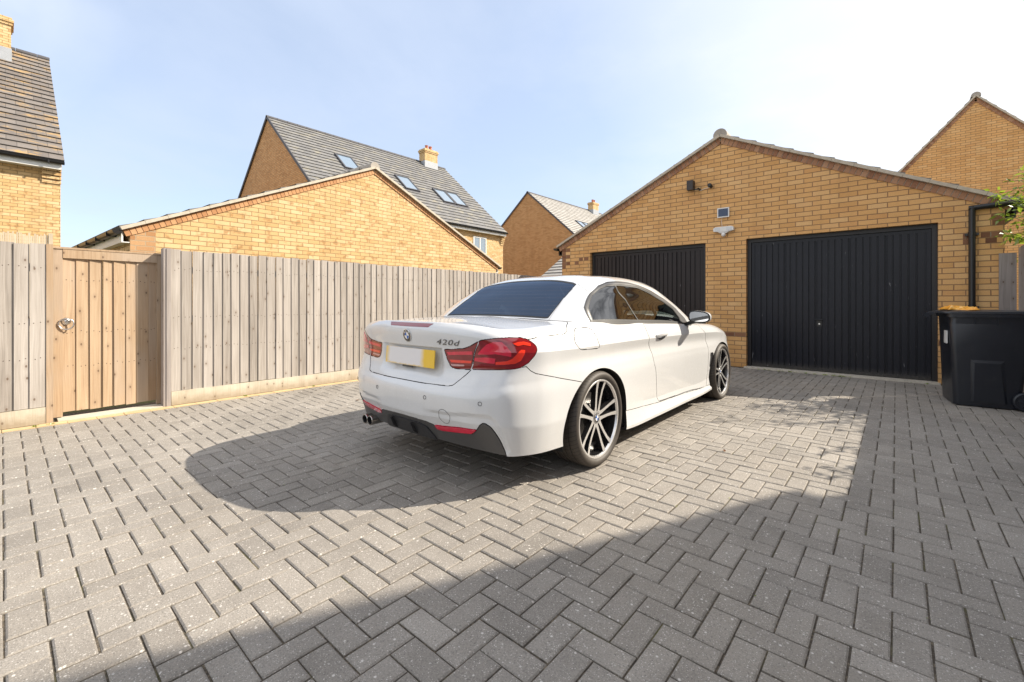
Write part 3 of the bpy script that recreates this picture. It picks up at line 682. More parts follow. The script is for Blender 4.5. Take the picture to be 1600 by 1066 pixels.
def dentils(house, z, mat):
    b = MB()
    for k in range(38):
        y = .1+k*.27
        b.box(5.001, 5.03, y, y+.10, z, z+.065, skip='+z'); b.box(5.001, 5.03, y, y+.10, z+.065, z+.085, skip='-y,+y,-z')
        if k < 37: b.box(5.001, 5.03, y+.10, y+.27, z+.065, z+.085, skip='-y,+y')
    b.build('brick_trim', mat, house, weld=True)
dentils(H2, 4.84, M['brick_far'])
b = MB(); b.face([(5.003, .003, 0), (5.003, 10.34, 0), (5.003, 10.34, 4.85), (5.003, .003, 4.85)]); b.build('front_wall', M['brick_lit'], H2)
H3, _, H3R = gable_house('brick_house', 'orange brick house gable seen past the end of the big house', 'house', (-21.15, 26.2, 0), 0, 5.0, 11.0, 5.15, 9.45, M['brick_far'], M['tile_pale'], 'dark', ov=.05, eave=.25, gutters=(1,))
rooflight(H3, 1, 5.0, 5.15, 9.45, 3.1, 3.2, .8, 1.3, eave=.25); rooflight(H3, 1, 5.0, 5.15, 9.45, 3.1, 4.15, .8, 1.3, eave=.25)
chimney(H3, .2, 9.3, 9.0, 10.0, M['brick_lit'], .55, .95)
HL, _, HLR = gable_house('brick_house', 'buff brick house with an orange-lichened grey roof at the far left', 'house', (-20.2, -10.0, 0), 0, 5.0, 10.93, 4.62, 8.72, M['brick_lit'], M['tile_lichen'], 'dark', ov=.05, eave=.22, gutters=(1,))
chimney(HL, .55, 9.45, 7.9, 9.12, M['brick_lit'], .62, 1.46, 3)
b = MB()
for k in range(6): b.box(4.99, 5.03+.03*k, 10.62, 10.94, 3.95+k*.095, 3.95+k*.095+.08)
b.build('eaves_corbel', M['brick_lit'], HL)
dentils(HL, 4.31, M['brick_red'])
HR, _, HRR = gable_house('brick_house', 'buff brick house gable standing behind the double garage at upper right', 'house', (1.9, 20.2, 0), 0, 3.9, 9.0, 3.2, 7.62, M['brick'], M['tile'], 'brick', ov=.03, eave=.12, gutters=(1, -1))
PR, _, PRR = gable_house('outbuilding', 'low outbuilding with a pale striped tile roof peeping over the fence end', 'outbuilding', (-12.0+5.0, 16.05+2.7, 0), rad(90), 2.7, 5.0, 2.32, 3.92, M['brick_far'], M['tile_pale'], 'dark', ov=.06, eave=.12, gutters=())
HS, _, HSR = gable_house('brick_house', 'tall brick house beyond the right fence that shades the drive', 'house', (3.95, 3.85, 0), rad(-90), 4.2, 9.0, 5.0, 10.2, M['brick_far'], M['tile'], 'dark', ov=.05, eave=.0, gutters=())

# ------------------------------------------------------------------ the car
CAR = thing('parked_car', 'white two-door convertible coupe parked on the block paving, seen from behind', 'car', (-2.42, 2.66, 0))
def paint_mat():
    t = NT('white_car_paint'); o = t.obj()
    n = t.noise(o, 3.0, 4); z = t.n('ShaderNodeSeparateXYZ', {0: o}).outputs[2]
    st = t.noise(t.mapping(o, (22, 22, 1.6)), 1.0, 4, .6)                      # dried rain streaks and road film low down
    k = t.math('MULTIPLY', t.ramp(st, [(.48, (0, 0, 0)), (.75, (1, 1, 1))]), .14)
    c = t.mix(n, (.630, .640, .650), (.650, .660, .670)); c = t.mix(k, c, (.56, .55, .52))
    low = t.ramp(t.math('ADD', z, t.math('MULTIPLY', t.noise(o, 14, 4), .12)), [(.22, (1, 1, 1)), (.5, (0, 0, 0))])
    c = t.mix(t.math('MULTIPLY', low, .18), c, (.50, .47, .42))
    f = t.noise(o, 160, 3, .7)
    return t.done(c, t.math('MULTIPLY_ADD', f, .12, .20), None, Coat_Weight=.9, Coat_Roughness=.03, Specular_IOR_Level=.45)
M['paint'] = paint_mat()
M['gap'] = plain('dark_shut_line', (.008, .008, .008), .9, .1)
M['trim_grey'] = plain('satin_grey_trim', (.06, .06, .062), .42, .1)
M['rubber'] = plain('black_rubber', (.010, .010, .010), .6, .2)
M['diffuser'] = plain('grey_black_diffuser', (.072, .070, .069), .40, .2, 8, .15)
M['diffuser_dark'] = plain('black_diffuser_insert', (.028, .028, .030), .38, .2, 8, .2)
M['red_lamp'] = plain('dark_red_lens', (.19, .004, .011), .08, .2, 20, Coat_Weight=1.0, Coat_Roughness=.02)
M['red_bright'] = plain('bright_red_light_bar', (.78, .036, .018), .10, .25, 30, Coat_Weight=1.0, Coat_Roughness=.02)
M['red_pink'] = plain('pink_red_reflector', (.62, .016, .05), .10, .3, 25, Coat_Weight=1.0, Coat_Roughness=.02)
M['red_pale'] = plain('clear_lens_strip', (.50, .28, .28), .12, .2, 25, Coat_Weight=1.0)
M['red_dull'] = plain('dull_red_brake_lens', (.22, .02, .03), .15, .2, 10, Coat_Weight=1.0)
M['chrome'] = plain('bright_chrome', (.70, .70, .71), .10, .05, Metallic=1.0)
M['alloy'] = plain('polished_alloy', (.74, .73, .72), .24, .06, 20, Metallic=.75)
M['alloy_black'] = plain('gloss_black_alloy', (.014, .014, .015), .22, .2, Coat_Weight=.6)
M['disc'] = plain('brake_disc_steel', (.30, .29, .28), .4, .2, Metallic=.9)
M['mirror'] = plain('mirror_glass', (.80, .82, .84), .03, .02, Metallic=1.0)
M['seat'] = plain('dark_leather', (.030, .028, .027), .5, .2)
M['cabin_dark'] = plain('cabin_plastic', (.020, .020, .021), .6, .2)
M['cabin_mid'] = plain('cabin_grey_plastic', (.08, .08, .078), .6, .2)
M['badge_blue'] = plain('badge_blue', (.02, .12, .42), .25, .05); M['badge_white'] = plain('badge_white', (.8, .8, .8), .25, .03)
def car_glass(name, tint, refl, rough=.01, reflect_tint=(1, 1, 1), ior=1.6, lines=False):
    t = NT(name)
    tr = t.n('ShaderNodeBsdfTransparent', {0: tint+(1,)}); gl = t.n('ShaderNodeBsdfGlossy', {0: reflect_tint+(1,), 'Roughness': rough})
    if lines:                                     # heater wires baked on the screen
        z = t.n('ShaderNodeSeparateXYZ', {0: t.obj()}).outputs[2]; k = t.math('LESS_THAN', t.math('FRACT', t.math('MULTIPLY', z, 34.0)), .06)
        df = t.n('ShaderNodeBsdfDiffuse', {0: (.16, .12, .10, 1)}); tr = t.n('ShaderNodeMixShader', {0: t.math('MULTIPLY', k, .30), 1: tr, 2: df})
    fr = t.n('ShaderNodeFresnel', {0: ior}); f = t.math('MULTIPLY_ADD', fr.outputs[0], 1.0, refl, clamp=True)
    mx = t.n('ShaderNodeMixShader', {0: f, 1: tr.outputs[0], 2: gl.outputs[0]}); t.L.new(mx.outputs[0], t.out.inputs[0]); return t.mat
M['glass_side'] = car_glass('green_tinted_side_glass', (.24, .28, .265), .10)
M['glass_rear'] = car_glass('dark_tinted_rear_glass', (.05, .07, .11), .05, reflect_tint=(.66, .80, 1.0), ior=1.5, lines=True)  # gloss tinted blue to stand in for a bluer sky reflected

# ---------- smooth tensor surface through a cage of points ----------
def hermite_tangents(P, t):
    n = len(t); T = np.zeros_like(P)
    for i in range(n):
        if i == 0: T[i] = (P[1]-P[0])/(t[1]-t[0])
        elif i == n-1: T[i] = (P[-1]-P[-2])/(t[-1]-t[-2])
        else:
            h0 = t[i]-t[i-1]; h1 = t[i+1]-t[i]
            d0 = (P[i]-P[i-1])/h0; d1 = (P[i+1]-P[i])/h1
            T[i] = (d0*h1+d1*h0)/(h0+h1)
    return T
def hermite(P, T, t, x):
    x = np.clip(np.asarray(x, float), t[0], t[-1])
    i = np.clip(np.searchsorted(t, x, side='right')-1, 0, len(t)-2)
    h = t[i+1]-t[i]; s = ((x-t[i])/h)
    sh = s.shape+(1,)*(P.ndim-1); s = s.reshape(sh); h = h.reshape(sh)
    return ((1+2*s)*(1-s)**2)*P[i] + (s*(1-s)**2)*h*T[i] + (s*s*(3-2*s))*P[i+1] + (s*s*(s-1))*h*T[i+1]
class Surface:
    # cage[u][v] -> (x,y,z); sharp rows split the cubic in v; mirrored tangents at both u ends
    def __init__(self, cage, ut, sharp=()):
        self.P = np.array(cage, float); self.ut = np.array(ut, float)
        self.nv = self.P.shape[1]
        b = [0]+list(sharp)+[self.nv-1]
        self.segs = list(zip(b[:-1], b[1:]))
        T = hermite_tangents(self.P, self.ut)
        for e in (0, -1):                    # centreline: tangent purely sideways
            T[e][:, 1:] = 0
        self.T = T
    def __call__(self, u, v):
        u = np.atleast_1d(np.asarray(u, float)); v = np.atleast_1d(np.asarray(v, float))
        rows = hermite(self.P, self.T, self.ut, u)        # (n, nv, 3)
        out = np.zeros((len(u), 3))
        for a, b in self.segs:
            m = (v >= a) & ((v < b) | (b == self.nv-1) & (v <= b))
            if not m.any(): continue
            R = np.swapaxes(rows[m][:, a:b+1], 0, 1)      # (k, n, 3)
            t = np.arange(a, b+1).astype(float)
            # chord-like spacing is close to even in these cages; plain index spacing
            TT = hermite_tangents(R, t) if len(t) > 2 else np.repeat((R[1:]-R[:1]), 2, 0)
            vv = v[m]; i = np.clip(np.floor(vv).astype(int)-a, 0, len(t)-2); s = (vv-a-i)[:, None]
            k = np.arange(len(vv))
            P0, P1, T0, T1 = R[i, k], R[i+1, k], TT[i, k], TT[i+1, k]
            out[m] = (1+2*s)*(1-s)**2*P0 + s*(1-s)**2*T0 + s*s*(3-2*s)*P1 + s*s*(s-1)*T1
        return out
    def normal(self, u, v):
        e = 2e-3
        u = np.atleast_1d(np.asarray(u, float)); v = np.atleast_1d(np.asarray(v, float))
        du = self(np.minimum(u+e, self.ut[-1]), v)-self(np.maximum(u-e, 0), v)
        dv = self(u, np.minimum(v+e, self.nv-1))-self(u, np.maximum(v-e, 0))
        n = np.cross(du, dv); return n/np.maximum(np.linalg.norm(n, axis=1), 1e-9)[:, None]

BASE = [(0,-.985),(.36,-.965),(.63,-.905),(.785,-.80),(.862,-.64),(.895,-.40),(.910,0),(.902,.42),(.890,.95),
        (.888,1.6),(.888,2.25),(.902,2.81),(.885,3.1),(.80,3.35),(.60,3.53),(.30,3.60),(0,3.62)]
OUTS = [
 (-.28,-.10,-.010,0,-.035,-.085,-.082,-.066,-.098),
 (-.27,-.09,-.010,0,-.033,-.083,-.078,-.062,-.095),
 (-.25,-.08,-.008,0,-.026,-.066,-.060,-.055,-.095),
 (-.20,-.05,-.006,0,-.018,-.034,-.030,-.048,-.105),
 (-.16,-.035,-.004,0,-.010,-.015,-.010,-.038,-.085),
 (-.15,-.025,-.003,0,-.006,-.014,-.006,-.032,-.085),
 (-.15,-.02,-.003,0,-.010,-.026,-.012,-.038,-.100),
 (-.15,-.012,-.012,-.002,-.014,-.030,-.012,-.038,-.098),
 (-.15,-.004,-.030,-.006,-.012,-.026,-.008,-.032,-.088),
 (-.15,-.004,-.030,-.008,-.012,-.026,-.008,-.030,-.085),
 (-.15,-.006,-.026,-.008,-.012,-.024,-.009,-.030,-.085),
 (-.15,-.02,-.006,0,-.008,-.016,-.012,-.04,-.11),
 (-.15,-.03,-.006,0,-.008,-.016,-.022,-.05,-.12),
 (-.20,-.05,-.010,0,-.010,-.03,-.045,-.07,-.13),
 (-.25,-.08,-.012,0,-.015,-.04,-.055,-.08,-.14),
 (-.27,-.09,-.012,0,-.02,-.05,-.06,-.09,-.15),
 (-.28,-.10,-.012,0,-.02,-.05,-.06,-.09,-.15)]
ZS = [
 (.21,.255,.42,.56,.612,.70,.832,.930,.980),
 (.21,.255,.42,.56,.614,.70,.832,.929,.978),
 (.205,.245,.415,.56,.635,.72,.830,.917,.961),
 (.20,.232,.41,.57,.65,.73,.826,.898,.945),
 (.20,.228,.40,.57,.66,.74,.822,.890,.945),
 (.20,.225,.40,.57,.665,.745,.820,.888,.958),
 (.20,.225,.40,.575,.668,.747,.820,.885,.968),
 (.165,.175,.345,.565,.664,.745,.818,.880,.960),
 (.155,.165,.300,.55,.658,.740,.813,.870,.943),
 (.155,.165,.285,.54,.648,.728,.803,.852,.915),
 (.155,.165,.275,.53,.635,.712,.790,.832,.880),
 (.19,.205,.36,.53,.62,.69,.760,.806,.845),
 (.19,.210,.38,.52,.59,.645,.705,.755,.800),
 (.20,.22,.38,.50,.56,.61,.665,.715,.765),
 (.20,.22,.38,.50,.55,.60,.650,.700,.750),
 (.20,.22,.38,.50,.55,.60,.650,.700,.745),
 (.20,.22,.38,.50,.55,.60,.650,.700,.745)]
SPINE = [-.80,-.74,-.66,-.56,-.46,-.33,0,.42,.95,1.6,2.25,2.75,3.0,3.15,3.28,3.36,3.42]
def deck_z(y):
    return np.interp(y, [-.9,-.8,-.6,-.3,0,.5,2.2,2.6,3.0,3.2,3.4,3.6],[.982,.991,.996,1.001,1.003,1.0,.985,.95,.895,.86,.81,.76])
def body_cage():
    B = np.array(BASE, float); n = len(B)
    cage = []
    for i in range(n):
        if i in (0, n-1): nr = np.array([0, -1 if i == 0 else 1.])
        else:
            tg = B[i+1]/np.linalg.norm(B[i+1]-B[i-1]) - B[i-1]/np.linalg.norm(B[i+1]-B[i-1])
            nr = np.array([tg[1], -tg[0]])
        col = []
        for o, z in zip(OUTS[i], ZS[i]):
            p = B[i]+nr*o; col.append((p[0], p[1], z))
        e = np.array(col[-1]); s = np.array([0, SPINE[i], deck_z(SPINE[i])])
        k = .16; m = e*(1-k)+s*k; m[2] = e[2]+ (.014 if 1<i<12 else .008)
        k2 = .55; m2 = e*(1-k2)+s*k2; m2[2] = .35*e[2]+.65*deck_z(m2[1])
        col += [tuple(m), tuple(m2), tuple(s)]
        cage.append(col)
    return cage
def chord(B):
    B = np.array(B, float); return np.concatenate([[0], np.cumsum(np.linalg.norm(np.diff(B, axis=0), axis=1))])
BT = chord(BASE)
BODY = Surface(body_cage(), BT, sharp=(1, 2, 4, 6))
CAB_CAGE = [
 [(0,-.15,.975),(0,.02,1.085),(0,.19,1.195),(0,.385,1.300),(0,.62,1.352),(0,.85,1.368)],
 [(.36,-.155,.972),(.345,.01,1.08),(.33,.18,1.185),(.31,.375,1.292),(.24,.62,1.349),(0,.9,1.369)],
 [(.60,-.15,.965),(.575,.005,1.07),(.55,.16,1.165),(.515,.34,1.262),(.36,.62,1.342),(0,.95,1.371)],
 [(.765,-.05,.955),(.71,.07,1.065),(.662,.20,1.155),(.615,.40,1.250),(.42,.70,1.338),(0,1.0,1.372)],
 [(.812,.22,.95),(.752,.28,1.075),(.705,.38,1.175),(.650,.56,1.272),(.44,.77,1.341),(0,1.05,1.372)],
 [(.815,.80,.93),(.755,.80,1.06),(.705,.80,1.18),(.645,.84,1.290),(.44,.92,1.347),(0,1.1,1.372)],
 [(.815,1.45,.905),(.765,1.38,1.035),(.715,1.30,1.16),(.645,1.20,1.282),(.44,1.12,1.346),(0,1.15,1.371)],
 [(.805,2.0,.87),(.76,1.87,.99),(.71,1.70,1.12),(.635,1.46,1.255),(.44,1.28,1.338),(0,1.2,1.370)],
 [(.755,2.28,.87),(.715,2.1,.99),(.665,1.85,1.12),(.57,1.53,1.275),(.42,1.36,1.334),(0,1.25,1.368)],
 [(.45,2.46,.92),(.44,2.22,1.05),(.42,1.9,1.195),(.38,1.53,1.318),(.25,1.4,1.345),(0,1.3,1.366)],
 [(0,2.53,.94),(0,2.26,1.07),(0,1.93,1.215),(0,1.55,1.328),(0,1.45,1.350),(0,1.32,1.364)]]
CT = chord([c[0][:2] for c in CAB_CAGE])
CAB = Surface(CAB_CAGE, CT)

# outlines of the panels on the skin, as (distance round the plan, row)
LAMP_OUT = [(0.631,6.62), (0.645,6.69), (0.692,6.82), (0.740,6.99), (0.828,7.22), (0.910,7.27), (0.957,7.12), (0.984,6.87), (1.012,6.51), (1.012,6.24), (0.991,5.79), (0.950,5.31), (0.903,5.06), (0.849,4.99), (0.767,5.01), (0.659,5.01), (0.570,5.04), (0.591,5.76), (0.611,6.19)]
LAMP_IN = [(0.346,5.94), (0.428,5.99), (0.516,6.09), (0.563,6.26), (0.631,6.62), (0.604,6.19), (0.584,5.76), (0.563,5.04), (0.482,5.06), (0.421,5.11), (0.394,5.21), (0.367,5.51)]
BAR_C = [(0.740,5.46), (0.815,5.51), (0.849,5.64), (0.876,5.91), (0.903,6.24), (0.930,6.21), (0.923,5.89), (0.903,5.51), (0.869,5.34), (0.801,5.31), (0.740,5.31)]
REFL_UP = [(0.618,5.86), (0.679,6.44), (0.726,6.69), (0.781,6.74), (0.815,6.44), (0.842,6.01), (0.842,5.76), (0.787,5.84), (0.740,5.89), (0.692,5.84), (0.618,5.81)]
BAR_LOW = [(0.591,5.64), (0.679,5.69), (0.740,5.64), (0.733,5.36), (0.679,5.39), (0.591,5.49)]
BAR_TOP = [(0.855,6.69), (0.889,6.84), (0.930,6.89), (0.971,6.74), (0.971,6.51), (0.923,6.62), (0.883,6.51)]
IN_TOP = [(0.367,5.84), (0.577,5.96), (0.577,5.79), (0.380,5.71)]
IN_LOW = [(0.387,5.51), (0.570,5.49), (0.563,5.36), (0.401,5.39)]
IN_REV = [(0.394,5.31), (0.509,5.29), (0.509,5.21), (0.407,5.21)]
LIDR = [(0.312,4.01), (0.421,3.98), (0.455,4.03), (0.509,4.54), (0.563,5.01)]
LIDR2 = [(0.631,6.56), (0.652,6.62), (0.740,6.89), (0.849,7.09), (0.957,7.07), (1.032,7.24), (1.100,7.32), (1.269,7.32), (1.303,7.39), (1.324,7.52), (1.358,7.92), (1.507,8.82)]
FLAP = [(1.392,7.37), (1.419,7.64), (1.473,7.69), (1.589,7.62), (1.629,7.44), (1.643,6.89), (1.643,6.46), (1.650,5.84), (1.636,5.71), (1.426,5.81), (1.398,5.91), (1.371,6.34), (1.358,6.72)]
DOOR = [(2.498,7.79), (2.485,6.82), (2.491,5.59), (2.553,4.44), (2.580,3.28), (2.648,2.56), (2.716,1.70), (3.109,1.65), (3.544,1.63), (3.958,1.40), (4.005,2.26), (4.005,2.88), (3.999,3.83), (3.937,5.56), (3.849,6.99), (3.836,7.92)]
VENT = [(4.046,3.23), (4.148,3.21), (4.141,2.93), (4.100,2.56), (4.039,2.28), (4.033,2.31), (4.053,2.68), (4.060,2.98)]
DIFF = [(0.143,1.78), (0.231,1.75), (0.292,1.63), (0.299,1.48), (0.584,1.60), (0.611,1.70), (0.625,1.78), (0.645,1.93), (0.665,2.08), (0.686,2.08), (0.706,2.00), (0.726,1.88), (0.767,1.53), (0.801,1.15)]
REFLECTOR = [(0.292,1.63), (0.360,1.65), (0.502,1.75), (0.625,1.78), (0.611,1.70), (0.584,1.60), (0.468,1.53), (0.346,1.45), (0.305,1.48)]
SHELF = [(0.428,2.33), (0.577,2.43), (0.679,2.43), (0.706,2.41), (0.733,2.33), (0.760,2.18), (0.787,1.85), (0.842,1.18)]
BUMPSEAM = [(0.937,5.09), (0.964,4.76), (0.998,4.51), (1.052,4.33), (1.168,3.96), (1.317,3.53), (1.432,3.21)]
PLATE = [(0.299,5.79), (0.272,4.96), (0.000,4.99), (0.048,5.84)]
HMSL = [(0.000,8.12), (0.190,8.34), (0.170,7.62), (0.007,7.64)]
TXT = [(0.278,6.24), (0.489,6.41)]
BADGE = [(0.000,6.59), (0.041,6.59), (0.000,6.16)]
PDC = [(0.659,2.83), (0.258,2.78), (0.394,2.08), (0.428,2.13)]
SILL = [(1.982,1.70), (2.064,1.73), (2.315,1.73), (2.505,1.70), (2.709,1.65), (3.164,1.60), (3.551,1.55), (3.965,1.40), (4.073,1.30)]
HANDLE = [(2.607,6.77), (2.872,6.79), (2.844,5.71), (2.634,5.54)]
DOT = [(4.080,3.61)]
RGLASS = [(0.551,0.30), (0.556,0.78), (0.564,1.73), (0.582,2.91), (0.533,3.02), (0.412,3.02), (0.143,3.07)]
DLO = [(0.901,0.18), (0.824,1.11), (0.838,2.26), (0.878,2.84), (1.053,3.02), (1.357,2.96), (1.752,2.89), (2.083,2.71), (2.374,2.46), (2.643,2.06), (2.814,1.43), (2.872,0.70), (2.809,0.30)]
SGLASS = [(0.927,0.20), (0.865,1.03), (0.887,2.09), (0.936,2.61), (1.057,2.76), (1.272,2.74), (1.649,2.69), (1.980,2.64), (2.254,2.36), (2.495,1.96), (2.684,1.46), (2.684,0.65), (2.634,0.25)]
BLINE = [(1.272,2.74), (1.559,1.61), (1.617,0.83), (1.662,0.15)]
CSEAM = [(0.582,2.91), (0.699,2.64), (0.878,2.16)]


def sdf(poly, su=1.0, sv=.1):
    P = np.array(poly)*np.array([su, sv]); Q = np.roll(P, -1, 0)
    def f(u, v):
        X = np.stack([u*su, v*sv], 1); d2 = np.full(len(X), 1e9); ins = np.zeros(len(X), bool)
        for a, b in zip(P, Q):
            e = b-a; w = X-a; h = np.clip((w@e)/max(e@e, 1e-12), 0, 1); d = w-h[:, None]*e; d2 = np.minimum(d2, (d*d).sum(1))
            c = ((a[1] <= X[:, 1]) & (b[1] > X[:, 1])) | ((b[1] <= X[:, 1]) & (a[1] > X[:, 1]))
            if c.any() and abs(e[1]) > 1e-12:
                xi = a[0]+(X[:, 1]-a[1])/e[1]*e[0]; ins ^= c & (X[:, 0] < xi)
        d = np.sqrt(d2); return np.where(ins, -d, d)
    return f
def inv(f): return lambda u, v: -f(u, v)
def arch(yc, zc=.31, ry=.408, rz=.352):
    def f(u, v):
        P = BODY(u, v); x = P[:, 0]
        d = (np.sqrt(((P[:, 1]-yc)/ry)**2+((np.maximum(P[:, 2], -1)-zc)/rz)**2)-1)*.38
        return np.where(x > .45, -d, -1.0)          # keep outside of the arch
    return f
def cut_grid(us, vs, fs):
    """grid over (u, v) cut along each f=0, keeping f<0; returns verts (n,2) and faces"""
    bm = bmesh.new(); nu, nv = len(us), len(vs)
    vv = [[bm.verts.new((u, v, 0)) for v in vs] for u in us]
    for i in range(nu-1):
        for j in range(nv-1): bm.faces.new((vv[i][j], vv[i+1][j], vv[i+1][j+1], vv[i][j+1]))
    for f in fs:
        bm.verts.ensure_lookup_table(); bm.verts.index_update()
        if not bm.verts: break
        A = np.array([v.co[:2] for v in bm.verts]); F = f(A[:, 0], A[:, 1]); F[np.abs(F) < 4e-4] = 0
        val = {v: F[i] for i, v in enumerate(bm.verts)}
        mark = {v for v in bm.verts if val[v] == 0}
        for e in list(bm.edges):
            a, b_ = e.verts
            if val[a]*val[b_] < 0:
                fac = val[a]/(val[a]-val[b_]); e2, nvv = bmesh.utils.edge_split(e, a, fac); val[nvv] = 0.0; mark.add(nvv)
        for fc in list(bm.faces):
            zs = [v for v in fc.verts if v in mark]
            if len(zs) < 2: continue
            sg = {1 if val[v] > 0 else -1 for v in fc.verts if val[v] != 0}
            if len(sg) < 2: continue
            if len(zs) == 2:
                try: bmesh.utils.face_split(fc, zs[0], zs[1])
                except Exception: pass
            else:
                vl = list(fc.verts); n = len(vl); done = False
                for i in range(n):
                    for j in range(i+2, n):
                        if done or (i == 0 and j == n-1): continue
                        if vl[i] in mark and vl[j] in mark:
                            s1 = {np.sign(val[v]) for v in vl[i+1:j]}; s2 = {np.sign(val[v]) for v in vl[j+1:]+vl[:i]}
                            if s1 and s2 and not (s1 & s2 - {0.0}):
                                try: bmesh.utils.face_split(fc, vl[i], vl[j]); done = True
                                except Exception: pass
        kill = []
        for fc in bm.faces:
            m = max((val[v] for v in fc.verts), key=abs)
            if m > 0: kill.append(fc)
        bmesh.ops.delete(bm, geom=kill, context='FACES')
        lone = [v for v in bm.verts if not v.link_faces]; bmesh.ops.delete(bm, geom=lone, context='VERTS')
    bm.verts.index_update()
    V = np.array([v.co[:2] for v in bm.verts]) if bm.verts else np.zeros((0, 2)); Fc = [[v.index for v in f.verts] for f in bm.faces]
    bm.free(); return V, Fc
def panel(name, S, us, vs, fs, mat, parent, mirror='join', shift=.0023, flange=.013, off=0.0, disp=None, sharp=11, fl_mat=None, label=None, solid=0.0):
    """cut the surface, map it to 3-D, mirror it to the other side, pull its edges back from the shut line and turn them inwards"""
    V, Fc = cut_grid(us, vs, fs)
    if len(V) == 0: print('EMPTY', name); return []
    P = S(V[:, 0], V[:, 1]); Nn = S.normal(V[:, 0], V[:, 1])
    if off: P = P+Nn*off
    if disp is not None: P = P+Nn*disp(V[:, 0], V[:, 1])[:, None]
    outs = []
    for side in (('both',) if mirror == 'join' else ((1,) if mirror == 'right' else (1, -1))):
        bm = bmesh.new()
        def add(sg):
            vs_ = [bm.verts.new((p[0]*sg, p[1], p[2])) for p in P]
            for f in Fc:
                try: bm.faces.new([vs_[i] for i in (f if sg > 0 else f[::-1])])
                except ValueError: pass
        if side == 'both': add(1); add(-1)
        else: add(side)
        bmesh.ops.remove_doubles(bm, verts=bm.verts, dist=4e-4)
        bmesh.ops.dissolve_degenerate(bm, edges=bm.edges, dist=1e-5)
        bm.normal_update()
        if shift or flange:
            be = [e for e in bm.edges if len(e.link_faces) == 1]
            mv = {}
            for e in be:
                f = e.link_faces[0]; c = f.calc_center_median(); a, b_ = e.verts
                d = (b_.co-a.co).normalized(); w = c-a.co; w = (w-d*w.dot(d)); w = w-f.normal*w.dot(f.normal)
                if w.length < 1e-9: continue
                w.normalize()
                for v in e.verts: mv.setdefault(v, [Vector(), Vector()]); mv[v][0] += w; mv[v][1] += f.normal
            nrm = {v: q[1].normalized() for v, q in mv.items()}
            for v, q in mv.items():
                if q[0].length > 1e-6: v.co += q[0].normalized()*shift
            if flange:
                low = {v: bm.verts.new(v.co-nrm[v]*flange) for v in mv}
                for e in be:
                    f = e.link_faces[0]; lp = [l for l in f.loops if l.edge == e][0]; a, b_ = lp.vert, lp.link_loop_next.vert
                    if a in low and b_ in low:
                        nf = bm.faces.new((b_, a, low[a], low[b_])); nf.material_index = 1 if fl_mat else 0
        for f in bm.faces: f.smooth = True
        me = bpy.data.meshes.new(name); bm.to_mesh(me); bm.free()
        me.materials.append(mat)
        if fl_mat: me.materials.append(fl_mat)
        me.set_sharp_from_angle(angle=rad(sharp))
        o = bpy.data.objects.new(name, me); COL.objects.link(o); o.parent = parent
        if label: o['label'] = label
        outs.append(o)
    return outs
def lin(a, b, d): return np.linspace(a, b, max(2, int(round((b-a)/d))+1))
UE = BT[-1]
def vgrid(step=.14, a=0.0, b=11.0):
    k = [x for x in (0, 1, 2, 4, 6, 8, 11) if a < x < b]; e = [a]+k+[b]; out = []
    for p, q in zip(e[:-1], e[1:]): out += list(np.linspace(p, q, max(2, int(math.ceil((q-p)/step))+1)))[:-1]
    return np.array(out+[b])
# outlines that meet the centreline
LID = [(-.3, 3.995), (0, 3.995), (.15, 3.998)]+LIDR+[(.600, 5.8), (.620, 6.3)]+LIDR2+[(1.50, 9.3), (1.46, 10.2), (1.44, 11.5), (-.3, 11.5)]
BUMP = [(-.3, -1), (-.3, 6.0), (.70, 5.6), (.86, 5.02)]+BUMPSEAM+[(1.60, 2.9), (1.60, -1)]
DIFFP = [(-.3, -1), (-.3, 1.80), (0, 1.80)]+DIFF+[(.815, 1.0), (.83, -1)]
LAMPS = LAMP_OUT; LAMPI = LAMP_IN
OPEN = [(1.52, 8.75), (1.50, 12), (4.10, 12), (4.02, 9.0), (3.9, 8.5), (2.9, 8.35), (1.75, 8.35)]
BON = [(4.06, 8.15), (4.04, 9.0), (4.14, 12), (6.2, 12), (6.2, 8.15)]
fL, fLO, fLI, fB, fD, fFL, fDR, fV, fO, fBN, fRF = map(sdf, (LID, LAMPS, LAMPI, BUMP, DIFFP, FLAP, DOOR, VENT, OPEN, BON, REFLECTOR))
SKIRT = SILL+[(4.30, 1.05), (4.30, -1), (1.9, -1), (1.9, 1.72)]
fSK = sdf(SKIRT)
aR, aF = arch(.004), arch(2.812, .30)
SHELFP = [(.20, 2.30)]+SHELF+[(.80, .9), (.20, .9)]
fSH = sdf(SHELFP)
def bump_disp(u, v):
    d = fSH(u, v); return -.011*np.clip(-d/.016, 0, 1)**1.0*np.clip((u-.22)/.10, 0, 1)
def lid_disp(u, v):                                  # recess for the number plate, undercut along its top edge
    k = np.clip((v-4.35)/1.0, 0, 1); k = k*k*(3-2*k); k = np.where(v >= 6.0, 0, k)
    e = np.clip((.345-u-.012*(v-5))/.05, 0, 1); e = e*e*(3-2*e); return -.022*k*e
us_all = np.concatenate([lin(0, 1.1, .0125), lin(1.1, 5.0, .026)[1:], lin(5.0, UE, .05)[1:]])
panel('body', BODY, us_all, vgrid(.16), [inv(fL), inv(fLO), inv(fLI), inv(fB), inv(fFL), inv(fDR), inv(fV), inv(fO), inv(fBN), inv(fSK), aR, aF], M['paint'], CAR, flange=.03, fl_mat=M['gap'])
def sill_disp(u, v):
    top = np.interp(u, [p[0] for p in SILL], [p[1] for p in SILL]); k = np.clip((top-v)/np.maximum(top-1, .15), 0, 1)
    return np.where(v > .98, -.004+.022*k**1.3, .018*np.clip(v, 0, 1))
